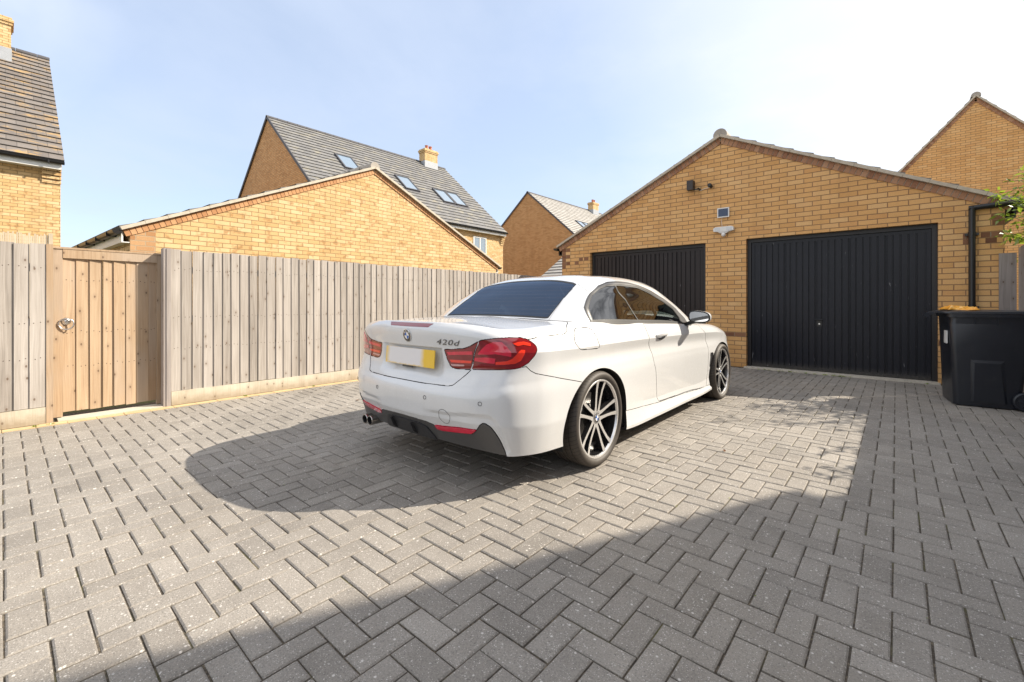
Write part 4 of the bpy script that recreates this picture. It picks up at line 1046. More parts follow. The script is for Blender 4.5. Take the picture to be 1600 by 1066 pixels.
panel('side_skirt', BODY, lin(1.95, 4.3, .02), np.concatenate([np.linspace(0, .97, 5), np.linspace(1, 1.9, 20)]), [fSK, aR, aF], M['paint'], CAR, mirror='split', flange=.02, fl_mat=M['gap'], shift=.003, disp=sill_disp, sharp=18)
panel('bonnet', BODY, lin(4.0, UE, .04), vgrid(.3, 8.0), [fBN], M['paint'], CAR)
vl = np.concatenate([np.linspace(3.7, 5.985, 40), [5.998, 6.002], np.linspace(6.03, 8, 36), np.linspace(8.1, 11, 14)])
LIDO = panel('boot_lid', BODY, np.concatenate([lin(0, 1.1, .010), lin(1.1, 1.7, .02)[1:]]), vl, [fL, inv(fLI), inv(fLO)], M['paint'], CAR, disp=lid_disp, fl_mat=M['gap'], shift=.0036)[0]
BUMPO = panel('rear_bumper', BODY, np.concatenate([lin(0, 1.05, .010), lin(1.05, 1.7, .02)[1:]]), np.concatenate([np.linspace(.0, 1, 5), np.linspace(1.06, 4, 46), np.linspace(4.1, 6.2, 20)]),
    [fB, inv(fL), inv(fLO), inv(fLI), inv(fD), inv(fRF), aR], M['paint'], CAR, disp=bump_disp, flange=.02, fl_mat=M['gap'])[0]
DOORS = panel('door', BODY, lin(2.40, 4.08, .02), vgrid(.12, 1.2, 8.8), [fDR], M['paint'], CAR, mirror='split', flange=.02, fl_mat=M['gap'], shift=.0032)
panel('fuel_flap', BODY, lin(1.33, 1.68, .010), vgrid(.08, 5.5, 7.9), [fFL], M['paint'], CAR, mirror='right', fl_mat=M['gap'], shift=.0040)
panel('side_vent', BODY, lin(4.0, 4.18, .008), vgrid(.06, 2.1, 3.4), [fV], M['diffuser_dark'], CAR, mirror='split', off=-.006)
# tail lamps
lu, lv = lin(.54, 1.04, .0055), np.concatenate([np.linspace(4.9, 6, 34), np.linspace(6.03, 7.4, 42)])
bars = [(BAR_C, 'red_bright'), (REFL_UP, 'red_pink'), (BAR_LOW, 'red_pink'), (BAR_TOP, 'red_bright')]
LO = panel('tail_light', BODY, lu, lv, [fLO], M['red_lamp'], CAR, mirror='split', sharp=30, fl_mat=M['gap'])
for poly, m in bars:
    for k, o in enumerate(panel('light_bar' if m == 'red_bright' else 'light_reflector', BODY, lin(.54, 1.04, .004), np.linspace(5.0, 7.1, 90), [sdf(poly)], M[m], None, mirror='split', off=.0022, shift=0, flange=.003, sharp=30)): o.parent = LO[k]
LI = panel('tail_light', BODY, lin(.33, .65, .0055), np.concatenate([np.linspace(4.9, 6, 34), np.linspace(6.03, 6.8, 24)]), [fLI], M['red_lamp'], CAR, mirror='split', sharp=30, fl_mat=M['gap'])
for poly, m, nm in ((IN_TOP, 'red_pink', 'light_reflector'), (IN_LOW, 'red_bright', 'light_bar'), (IN_REV, 'red_pale', 'reversing_light')):
    for k, o in enumerate(panel(nm, BODY, lin(.33, .65, .004), np.linspace(5.1, 6.1, 60), [sdf(poly)], M[m], None, mirror='split', off=.0022, shift=0, flange=.003, sharp=30)): o.parent = LI[k]
# diffuser
DF = panel('diffuser', BODY, lin(0, .86, .010), np.concatenate([np.linspace(0, 1, 9), np.linspace(1.04, 2.3, 40)]), [fD, inv(fRF)], M['diffuser'], CAR, disp=lambda u, v: -.006+.0*u, flange=.02)[0]
CENP = [(-.3, .4), (-.3, 1.60), (.150, 1.60), (.215, 1.50), (.265, 1.10), (.275, .4)]
panel('diffuser_insert', BODY, lin(0, .30, .01), np.linspace(.3, 1.7, 40), [sdf(CENP)], M['diffuser_dark'], DF, off=.004, shift=0, flange=.01)
for x in (-.14, .08):
    q = [(-.90, .265), (-.93, .285), (-.957, .345), (-.87, .345)]
    b = MB(); b.face([(x-.005, *p) for p in q]); b.face([(x+.005, *p) for p in q][::-1])
    for i in range(4): j = (i+1) % 4; b.face([(x-.005, *q[j]), (x-.005, *q[i]), (x+.005, *q[i]), (x+.005, *q[j])])
    b.build('diffuser_fin', M['diffuser_dark'], DF)
for o in panel('bumper_reflector', BODY, lin(.27, .65, .006), np.linspace(1.3, 1.9, 40), [fRF], M['red_bright'], None, mirror='split', sharp=30, off=-.003): o.parent = BUMPO; o.data.materials[0] = M['red_refl'] if 'red_refl' in M else M['red_pink']
def on_body(u, v, h=0.0, sg=1):
    P = BODY(u, v)[0]; n = BODY.normal(u, v)[0]; p = P+n*h
    return Vector((p[0]*sg, p[1], p[2])), Vector((n[0]*sg, n[1], n[2]))
def disc_on(name, u, v, r, mat, parent, h=.0012, ring=False, sg=1, n=28, thick=.002):
    c, nn = on_body(u, v, h, sg); a = nn.cross(Vector((0, 0, 1))).normalized(); bb = nn.cross(a)
    b = MB()
    pts = [c+a*(math.cos(t)*r)+bb*(math.sin(t)*r) for t in np.linspace(0, 2*math.pi, n, endpoint=False)]
    if ring: b.tube(pts+[pts[0]], thick, 6, caps=False)
    else:
        b.face(pts[::-1] if (pts[1]-pts[0]).cross(pts[2]-pts[1]).dot(nn) < 0 else pts)
        for i in range(n): j = (i+1) % n; q = [pts[i], pts[j], pts[j]-nn*.004, pts[i]-nn*.004]; b.face(q); 
    return b.build(name, mat, parent)
for sg in (1, -1):
    for u, v in ((.659, 2.83), (.258, 2.78)):
        disc_on('parking_sensor', u, v, .011, M['gap'], BUMPO, ring=True, sg=sg, thick=.0013)
b = MB(); pp = []
for t in np.linspace(0, 2*math.pi, 41):
    u_, v_ = .400+.043*math.cos(t), 2.10+.043*math.sin(t)/.142; p, nn = on_body(u_, v_, float(bump_disp(np.array([u_]), np.array([v_]))[0])+.0002); pp.append(p)
b.tube(pp, .0012, 6, caps=False); b.build('tow_eye_cover', M['gap'], BUMPO)
# boot lid fittings
hm = sdf([(-.3, 7.36), (-.3, 7.93), (.235, 7.91), (.205, 7.38)])
for o in panel('brake_light', BODY, lin(0, .26, .006), np.linspace(7.2, 8.1, 46), [hm], M['red_dull'], None, off=.0015, shift=0, flange=.004, sharp=30): o.parent = LIDO
def roundel(name, c, nn, r, parent, up=(0, 0, 1)):
    up = Vector(up); a = up.cross(nn).normalized(); u2 = nn.cross(a).normalized()
    b = MB(); P = lambda rr, t, h: c+a*(math.cos(t)*rr)+u2*(math.sin(t)*rr)+nn*h
    n = 32; T = np.linspace(0, 2*math.pi, n+1)
    for t0, t1 in zip(T[:-1], T[1:]):
        b.face([P(r, t0, .0), P(r, t1, .0), P(r, t1, .004), P(r, t0, .004)], 0)
        b.face([P(r, t0, .004), P(r, t1, .004), P(r*.93, t1, .005), P(r*.93, t0, .005)], 0)
        b.face([P(r*.93, t0, .005), P(r*.93, t1, .005), P(r*.60, t1, .0055), P(r*.60, t0, .0055)], 1)
        b.face([P(r*.60, t0, .0055), P(r*.60, t1, .0055), P(r*.54, t1, .006), P(r*.54, t0, .006)], 0)
        q = int(((t0+t1)/2)//(math.pi/2)) % 2
        b.face([P(r*.54, t0, .006), P(r*.54, t1, .006), P(0, 0, .0065)], 2 if q else 3)
    for t in np.linspace(.25*math.pi, .75*math.pi, 3):            # three light characters round the upper rim
        p = P(r*.76, t, .0062); b.obox(p, a*(r*.085), u2*(r*.10), nn*.0006, 3)
    return b.build(name, [M['chrome'], M['alloy_black'], M['badge_blue'], M['badge_white']], parent)
c, nn = on_body(0.0, 6.62, .001); roundel('badge', c, nn, .041, LIDO)
def lettering():
    cu = bpy.data.curves.new('lettering', 'FONT'); cu.body = '420d'; cu.size = .052; cu.shear = .30; cu.space_character = 1.12; cu.extrude = .0018; cu.offset = -.0004; cu.resolution_u = 3
    ob = bpy.data.objects.new('lettering', cu); COL.objects.link(ob)
    dg = bpy.context.evaluated_depsgraph_get(); me = bpy.data.meshes.new_from_object(ob.evaluated_get(dg)); bpy.data.objects.remove(ob)
    co = np.array([v.co[:] for v in me.vertices]); w = co[:, 0].max()-co[:, 0].min(); sx = .197/w; sy = .030/(co[:, 1].max()-co[:, 1].min())
    U = .288+(co[:, 0]-co[:, 0].min())*sx; Vv = 6.22+(co[:, 1]-co[:, 1].min())*sy/.093
    P = BODY(U, Vv)+BODY.normal(U, Vv)*(.0015+co[:, 2]+.0018)[:, None]
    for v, p in zip(me.vertices, P): v.co = p
    me.materials.clear(); me.materials.append(M['badge_chrome']); me.update()
    o = bpy.data.objects.new('model_lettering', me); COL.objects.link(o); o.parent = LIDO
M['badge_chrome'] = plain('smoked_chrome', (.18, .18, .19), .18, .05, Metallic=.9)
lettering()
def plate_mat():
    t = NT('number_plate'); uv = t.uv(); s = t.n('ShaderNodeSeparateXYZ', {0: uv})
    x = t.math('ABSOLUTE', t.math('SUBTRACT', s.outputs[0], -.048)); y = t.math('ABSOLUTE', t.math('SUBTRACT', s.outputs[1], .004))
    n = t.math('MULTIPLY', t.noise(uv, 22, 2), .03)
    d = t.math('MAXIMUM', t.math('DIVIDE', t.math('ADD', x, n), .226), t.math('DIVIDE', t.math('ADD', y, n), .080))
    k = t.ramp(d, [(.80, (1, 1, 1)), (1.0, (0, 0, 0))])
    return t.done(t.mix(k, (.78, .50, .03), (.70, .69, .70)), .3, None, Coat_Weight=.5)
M['plate'] = plate_mat()
def plate():
    t = math.atan2(.016, .12); c = Vector((.012, -.9115, .7585)); ax = Vector((.26, 0, 0)); az = Vector((0, -.0555*math.sin(t)*-.6, .0555)); ay = Vector((0, .003, 0))
    b = MB()
    P = lambda i, j, k: c+ax*i+ay*j+az*k
    b.face([P(-1, -1, -1), P(1, -1, -1), P(1, -1, 1), P(-1, -1, 1)], 0, [(-.26, -.0555), (.26, -.0555), (.26, .0555), (-.26, .0555)])
    for q in ([(-1,1,-1),(-1,-1,-1),(-1,-1,1),(-1,1,1)], [(1,-1,-1),(1,1,-1),(1,1,1),(1,-1,1)], [(-1,1,-1),(1,1,-1),(1,-1,-1),(-1,-1,-1)], [(-1,-1,1),(1,-1,1),(1,1,1),(-1,1,1)]):
        b.face([P(*k) for k in q], 0, [(.259, .05)]*4)
    o = b.build('number_plate', M['plate'], CAR); o['label'] = 'yellow number plate with a blank pale middle'
    s = MB(); s.box(-.055, .055, -.9165, -.9135, .690, .703); s.build('dealer_strip', M['trim_grey'], o)
plate()
# cabin: seal, glass, frames, roof
cu_all = np.concatenate([lin(0, CT[-1], .022)]); cv = np.concatenate([np.linspace(0, 3.2, 50), np.linspace(3.25, 5, 16)])
RG = [(-.3, .27), (.548, .27)]+RGLASS+[(0, 3.09), (-.3, 3.09)]
DLOP = [(.907, .17)]+DLO[1:-1]+[(2.835, .17)]
SGP = [(.927, .17)]+SGLASS[1:-1]+[(2.634, .17)]
BL = [(a, b_) for a, b_ in BLINE]
QWP = [(-1, -1)]+[(1.668, -1)]+BL[::-1]+[(1.20, 3.2), (-1, 3.2)]
WSC = [(3.30, .17), (3.235, 1.2), (3.245, 2.2), (3.30, 2.95), (3.5, 3.02), (4.6, 3.02), (4.6, .17)]
CPP = [(.565, .17), (.565, 2.0), (.586, 2.95)]+[(.700, 2.64), (.880, 2.15), (1.10, 1.2), (1.10, .17)]
fRG, fDL, fSG, fQW, fWS, fCP = map(sdf, (RG, DLOP, SGP, QWP, WSC, CPP))
seal = lambda u, v: (v-.17)*.1
panel('window_seal', CAB, lin(0, 3.3, .025), np.linspace(0, .3, 7), [seal], M['rubber'], CAR, off=.004, shift=0, flange=0)
panel('roof', CAB, cu_all, cv, [inv(seal), inv(fRG), inv(fDL), inv(fWS), inv(fCP)], M['paint'], CAR, flange=.012)
panel('rear_pillar', CAB, lin(.5, 1.2, .012), np.linspace(.1, 3.1, 80), [fCP, inv(seal), inv(fRG), inv(fDL)], M['paint'], CAR, mirror='split', flange=.012)
panel('rear_window', CAB, lin(0, .62, .015), np.linspace(.2, 3.2, 70), [fRG], M['glass_rear'], CAR, off=-.003, shift=.0, flange=0)
panel('window_surround', CAB, lin(0, .64, .012), np.linspace(.1, 3.3, 80), [lambda u, v: np.abs(fRG(u, v)+.006)-.006, inv(seal)], M['rubber'], CAR, off=-.0022, shift=0, flange=0)
panel('window_trim', CAB, lin(.78, 2.95, .010), np.linspace(.1, 3.15, 110), [fDL, inv(fSG)], M['trim_grey'], CAR, mirror='split', off=.003, shift=.0, flange=.012)
def band(a, b_): return lambda u, v: np.maximum(fSG(u, v)-b_, a-fSG(u, v))
panel('window_rubber', CAB, lin(.78, 2.95, .008), np.linspace(.1, 3.15, 120), [band(-.012, .004), inv(seal)], M['rubber'], CAR, mirror='split', off=.001, shift=.0, flange=0)
panel('window_rubber', CAB, lin(.78, 2.95, .007), np.linspace(.1, 3.15, 130), [lambda u, v: np.abs(fDL(u, v)+.002)-.0055, inv(seal)], M['rubber'], CAR, mirror='split', off=.0045, shift=.0, flange=0)
panel('window_divider', CAB, lin(1.2, 1.75, .006), np.linspace(.1, 2.9, 110), [fSG, lambda u, v: np.abs(fQW(u, v))-.007], M['rubber'], CAR, mirror='split', off=.0005, shift=0, flange=0)
panel('side_window', CAB, lin(.85, 1.72, .015), np.linspace(.1, 2.85, 60), [fSG, fQW], M['glass_side'], CAR, mirror='split', off=-.002, flange=0, shift=.002)
panel('door_window', CAB, lin(1.25, 2.75, .015), np.linspace(.1, 2.85, 60), [fSG, inv(fQW)], M['glass_side'], CAR, mirror='split', off=-.002, flange=0, shift=.002)
panel('windscreen', CAB, lin(3.2, CT[-1], .03), np.linspace(.1, 3.2, 50), [fWS], M['glass_side'], CAR, off=-.003, flange=0)
# dark shell just inside the skin, wheel housings, floor
def shell():
    us = lin(0, UE, .05); vs = np.array([.9, 1.5, 2, 2.5, 3, 3.5, 4, 4.5, 5, 5.5, 6, 6.5, 7, 7.5, 8])
    U, Vv = np.meshgrid(us, vs, indexing='ij'); P = (BODY(U.ravel(), Vv.ravel())-BODY.normal(U.ravel(), Vv.ravel())*.045).reshape(len(us), len(vs), 3)
    b = MB()
    for i in range(len(us)-1):
        for j in range(len(vs)-1):
            q = [P[i, j], P[i+1, j], P[i+1, j+1], P[i, j+1]]; c = sum(q)/4
            if c[0] > .4 and any(math.hypot((c[1]-yc)/.46, (c[2]-.31)/.40) < 1 for yc in (.004, 2.812)): continue
            for sg in (1, -1):
                r = [(p[0]*sg, p[1], p[2]) for p in q]; b.face(r if sg > 0 else r[::-1])
    b.face([(-.70, -.80, .24), (.70, -.80, .24), (.62, -.5, .21), (-.62, -.5, .21)][::-1])
    b.box(-.60, .60, -.55, 3.3, .20, .24); b.box(-.86, .86, .45, 2.35, .19, .24)
    b.build('inner_shell', M['gap'], CAR)
    for sg in (1, -1):
        for yc in (.004, 2.812):
            w = MB(); n = 40; T = np.linspace(-.35, math.pi+.35, n)
            rg = [[(sg*x, yc+math.cos(t)*.418, .31+math.sin(t)*.362) for t in T] for x in (.868, .52)]
            for k in range(n-1): w.face([rg[0][k], rg[0][k+1], rg[1][k+1], rg[1][k]])
            w.face(rg[1]); w.build('wheel_housing', M['gap'], CAR)
shell()
# boot deck support under the cabin base and interior
def interior():
    b = MB(); b.box(-.70, .70, .45, 2.05, .30, .34); b.box(-.72, .72, .20, .30, .35, .93); b.box(-.74, .74, -.05, .28, .90, .955); b.build('cabin_floor', M['cabin_dark'], CAR)
    b = MB()
    b.obox((0, 2.14, .83), (.74, 0, 0), (0, .16, -.02), (0, .03, .09)); b.obox((.36, 1.97, .90), (.16, 0, 0), (0, .10, 0), (0, -.01, .035)); b.obox((0, 2.32, .86), (.74, 0, 0), (0, .14, 0), (0, 0, .06))
    b.build('dashboard', M['cabin_mid'], CAR)
    for sg in (1, -1):
        s = MB(); y = 1.08
        def block(c, hx, hy, hz, tilt):
            ca, sa = math.cos(tilt), math.sin(tilt); k = 6
            for (fx, fz) in ((1, .8), (.86, 1)):
                s.obox(c, (hx*fx, 0, 0), (0, hy*ca, hy*sa), (0, -hz*fz*sa, hz*fz*ca))
        block((sg*.36, y+.28, .47), .25, .27, .09, .08); block((sg*.36, y-.06, .76), .23, .07, .31, .25); block((sg*.36, y-.15, 1.10), .13, .045, .085, .2)
        s.build('front_seat', M['seat'], CAR)
        s = MB(); block((sg*.36, .58, .50), .24, .22, .08, .1); block((sg*.36, .36, .74), .23, .06, .22, .3); block((sg*.36, .27, .99), .12, .04, .055, .2); s.build('rear_seat', M['seat'], CAR)
    w = MB(); c = Vector((.36, 1.76, .93)); ax = Vector((1, 0, 0)); up = Vector((0, .42, .91)).normalized()
    pts = [c+ax*(.182*math.cos(t))+up*(.182*math.sin(t)) for t in np.linspace(0, 2*math.pi, 33)]
    w.tube(pts, .016, 8, caps=False); nrm = ax.cross(up)
    w.obox(c, ax*.065, up*.055, nrm*.02); w.bar(c, c+ax*.175, .02, .03); w.bar(c, c-ax*.175, .02, .03); w.bar(c, c-up*.175, .03, .02)
    w.build('steering_wheel', M['cabin_mid'], CAR)
    m = MB(); m.obox((0, 1.72, 1.235), (.11, 0, 0), (0, .015, 0), (0, 0, .032)); m.tube([(0, 1.72, 1.26), (0, 1.68, 1.31)], .01, 6); m.build('rear_view_mirror', M['cabin_dark'], CAR)
interior()
# wheels
def make_wheel(sg, yc, zc=.322):
    w = bpy.data.objects.new('wheel', None); COL.objects.link(w); w.parent = CAR; w.location = (sg*.788, yc, zc)
    if sg < 0: w.rotation_euler = (0, 0, math.pi)
    w.empty_display_size = .1
    return w
def wheel_parts():
    b = MB()
    pr = [(.100, .262), (.111, .266), (.119, .275), (.1235, .285), (.1225, .299), (.116, .309), (.106, .316), (.092, .3205), (.070, .3218), (.067, .3145), (.059, .3145), (.056, .322), (.024, .3225), (.021, .315), (.011, .315), (.008, .3225),
          (-.008, .3225), (-.011, .315), (-.021, .315), (-.024, .3225), (-.056, .322), (-.059, .3145), (-.067, .3145), (-.070, .3218), (-.092, .3205), (-.116, .309), (-.1225, .285), (-.111, .262), (-.10, .258)]
    b.lathe(pr, 96, 0, flip=False)
    tyre = b
    b = MB()
    b.lathe([(.100, .2640), (.1095, .2670), (.1120, .2625), (.1110, .2530), (.098, .2465)], 96, 0)
    b.lathe([(.098, .2455), (.060, .238), (-.05, .232), (-.10, .25)], 72, 1)
    b.lathe([(-.012, .238), (-.014, .0)], 48, 1)
    # five pairs of spokes, bright faces with black flanks
    for k in range(5):
        t = rad(82+72*k); e = Vector((0, math.cos(t), math.sin(t))); q = Vector((0, -math.sin(t), math.cos(t)))
        for s in (1, -1):
            st = []
            for r, o, hw, x in ((.040, .019, .0140, .084), (.075, .0215, .0112, .087), (.13, .028, .0100, .089), (.19, .037, .0106, .094), (.232, .0455, .0132, .102), (.250, .0490, .0150, .107)):
                c = e*r+q*(s*o); st.append((c, hw, x))
            for (c0, h0, x0), (c1, h1, x1) in zip(st[:-1], st[1:]):
                X = Vector((1, 0, 0))
                A = [c0+q*h0+X*x0, c0-q*h0+X*x0]; B = [c1+q*h1+X*x1, c1-q*h1+X*x1]
                a2 = [c0+q*(h0+.004)+X*(x0-.034), c0-q*(h0+.004)+X*(x0-.034)]; b2 = [c1+q*(h1+.004)+X*(x1-.034), c1-q*(h1+.004)+X*(x1-.034)]
                b.face([A[1], A[0], B[0], B[1]][::-1], 0); b.face([A[0], a2[0], b2[0], B[0]], 1); b.face([a2[1], A[1], B[1], b2[1]], 1); b.face([a2[0], a2[1], b2[1], b2[0]], 1)
    b.lathe([(.040, .062), (.076, .058), (.083, .050), (.084, .036), (.080, .034)], 40, 1)
    b.lathe([(.084, .046), (.086, .040), (.084, .035)], 40, 0)
    for k in range(5):
        t = rad(82+36+72*k); b.lathe([(.070, .0), (.086, .0), (.086, .008), (.060, .0095)][1:], 10, 0, c=(0, math.cos(t)*.052, math.sin(t)*.052))
    rim = b
    d = MB(); d.lathe([(-.02, .165), (.010, .165), (.010, .09), (.030, .085), (.034, .0)], 56, 0); 
    cal = MB()
    for a in np.linspace(rad(140), rad(200), 7)[:-1]:
        a1 = a+rad(10.2)
        for r0, r1, x0, x1 in ((.115, .180, -.03, .032),):
            P = lambda r, t, x: (x, r*math.cos(t), r*math.sin(t))
            cal.face([P(r0, a, x1), P(r0, a1, x1), P(r1, a1, x1), P(r1, a, x1)][::-1]); cal.face([P(r1, a, x0), P(r1, a1, x0), P(r1, a1, x1), P(r1, a, x1)])
    return tyre, rim, d, cal
def tyre_mat():
    t = NT('tyre_rubber'); o = t.obj(); s = t.n('ShaderNodeSeparateXYZ', {0: o})
    ang = t.math('ARCTAN2', s.outputs[2], s.outputs[1]); r = t.math('SQRT', t.math('ADD', t.math('POWER', s.outputs[1], 2.0), t.math('POWER', s.outputs[2], 2.0)))
    tread = t.math('GREATER_THAN', r, .306)
    ax = t.math('MULTIPLY', s.outputs[0], 14.0)
    wv = t.math('FRACT', t.math('ADD', t.math('MULTIPLY', ang, 11.2), t.math('ABSOLUTE', ax)))
    gr = t.math('MULTIPLY', t.math('LESS_THAN', wv, .16), tread)
    lt = t.n('ShaderNodeCombineXYZ', {0: t.math('MULTIPLY', ang, 9.0), 1: t.math('MULTIPLY', r, 70.0)}).outputs[0]
    n = t.noise(o, 30, 4)
    c = t.mix(n, (.032, .027, .023), (.070, .060, .050)); c = t.mix(gr, c, (.006, .006, .006))
    dust = t.math('MULTIPLY', t.math('GREATER_THAN', r, .300), .25)
    c = t.mix(dust, c, (.085, .070, .056))
    h = t.math('SUBTRACT', t.math('MULTIPLY', n, .1), gr)
    return t.done(c, .62, t.bump(h, .8, .006))
M['tyre'] = tyre_mat()
ty, ri, di, ca = wheel_parts()
W0 = make_wheel(1, .004); first = []
first.append(ty.build('tyre', M['tyre'], W0, weld=True, sharp=40)); first.append(ri.build('rim', [M['alloy'], M['alloy_black']], W0, weld=True, sharp=35)); first.append(di.build('brake_disc', M['disc'], W0, weld=True, sharp=30)); first.append(ca.build('brake_caliper', M['cabin_mid'], W0))
first.append(roundel('hub_badge', Vector((.0835, 0, 0)), Vector((1, 0, 0)), .034, W0))
for sg, yc, rot, zc in ((1, 2.812, 20, .312), (-1, .004, 40, .322), (-1, 2.812, 10, .312)):
    w = make_wheel(sg, yc, zc); w.rotation_euler = (rad(rot) if sg > 0 else -rad(rot), 0, 0 if sg > 0 else math.pi)
    for o in first: c_ = o.copy(); COL.objects.link(c_); c_.parent = w
# mirrors, handles, exhausts
def mirror(sg):
    b = MB(); rings = []
    for y, kx, kz, cx, cz in ((1.775, .96, .96, .975, .972), (1.785, 1, 1, .975, .972), (1.83, .98, .97, .972, .973), (1.88, .84, .82, .962, .972), (1.915, .55, .5, .95, .968), (1.925, .1, .1, .945, .966)):
        rg = []
        for t in np.linspace(0, 2*math.pi, 28, endpoint=False):
            c_, s_ = math.cos(t), math.sin(t); x = .105*math.copysign(abs(c_)**.62, c_); z = .058*math.copysign(abs(s_)**.7, s_)
            z += .012*(x/.105)*-1 if z > 0 else .016*max(0, x/.105)*0
            rg.append(Vector((sg*(cx+x*kx), y, cz+z*kz)))
        rings.append(rg)
    for A, B in zip(rings[:-1], rings[1:]):
        for k in range(28):
            q = [A[k], B[k], B[(k+1) % 28], A[(k+1) % 28]]; b.face(q if sg < 0 else q[::-1], smooth=True)
    b.face(rings[-1] if sg < 0 else rings[-1][::-1])
    m = b.build('door_mirror', M['paint'], CAR, weld=True, sharp=40)
    b = MB(); A, B = rings[1], [Vector((sg*.975+(p.x-sg*.975)*.86, 1.772, .972+(p.z-.972)*.80)) for p in rings[1]]; F0 = [Vector((p.x, 1.774, p.z)) for p in rings[1]]
    for k in range(28):
        j = (k+1) % 28; q = [F0[k], F0[j], B[j], B[k]]; b.face(q[::-1] if sg < 0 else q, smooth=False)
    b.bar((sg*.84, 1.83, .895), (sg*.93, 1.82, .93), .05, .035); b.bar((sg*.78, 1.86, .90), (sg*.85, 1.83, .895), .09, .03)
    b.build('mirror_frame', M['black'], m)
    g = MB(); g.face([Vector((p.x, 1.7715, p.z)) for p in B][::-1] if sg < 0 else [Vector((p.x, 1.7715, p.z)) for p in B]); g.build('mirror_glass', M['mirror'], m)
for sg in (1, -1): mirror(sg)
for k, sg in enumerate((1, -1)):
    b = MB(); pts = []; prof = []
    n = 14
    for i in range(n+1):
        u = 2.625+.225*i/n; f = i/n; v = 6.20; p, nn = on_body(u, v, 0, sg); arc = .032*(1-(abs(2*f-1))**2.6); pts.append((p, nn, arc))
    for i in range(n):
        (p0, n0, a0), (p1, n1, a1) = pts[i], pts[i+1]; Z = Vector((0, 0, 1))
        h0, h1 = .013 if i else .009, .013 if i < n-1 else .009
        def sec(p, nn, a, h): c_ = p+nn*(a+.001); return [c_-Z*h, c_+nn*.009-Z*h*.5, c_+nn*.009+Z*h*.6, c_+Z*h]
        s0, s1 = sec(p0, n0, a0, h0), sec(p1, n1, a1, h1)
        for j in range(4): q = [s0[j], s1[j], s1[(j+1) % 4], s0[(j+1) % 4]]; b.face(q if sg > 0 else q[::-1])
    b.build('door_handle', M['paint'], DOORS[k])
    b = MB(); rr = []
    for t in np.linspace(0, 2*math.pi, 24, endpoint=False): p, nn = on_body(2.735+.085*math.cos(t), 6.10+.42*math.sin(t)*(1 if math.sin(t) < 0 else .6), .0022, sg); rr.append(p)
    b.face(rr if sg > 0 else rr[::-1]); b.build('handle_recess_shade', M['trim_dark'] if 'trim_dark' in M else M['trim_grey'], DOORS[k])  # flat dark patch painting the shade of a recess behind the handle
M['chrome_dark'] = plain('sooty_chrome', (.42, .40, .38), .2, .2, 20, Metallic=1.0)
for x in (-.505, -.440):
    b = MB(); b.lathe([(-.925, .0285), (-.928, .032), (-.922, .034), (-.80, .033), (-.70, .031)], 28, axis='y', c=(x, 0, .262)); o = b.build('exhaust_pipe', M['chrome_dark'], CAR, weld=True)
    b = MB(); b.lathe([(-.926, .0285), (-.80, .028), (-.80, 0)], 28, axis='y', c=(x, 0, .262), flip=True); b.build('pipe_bore', M['gap'], o)

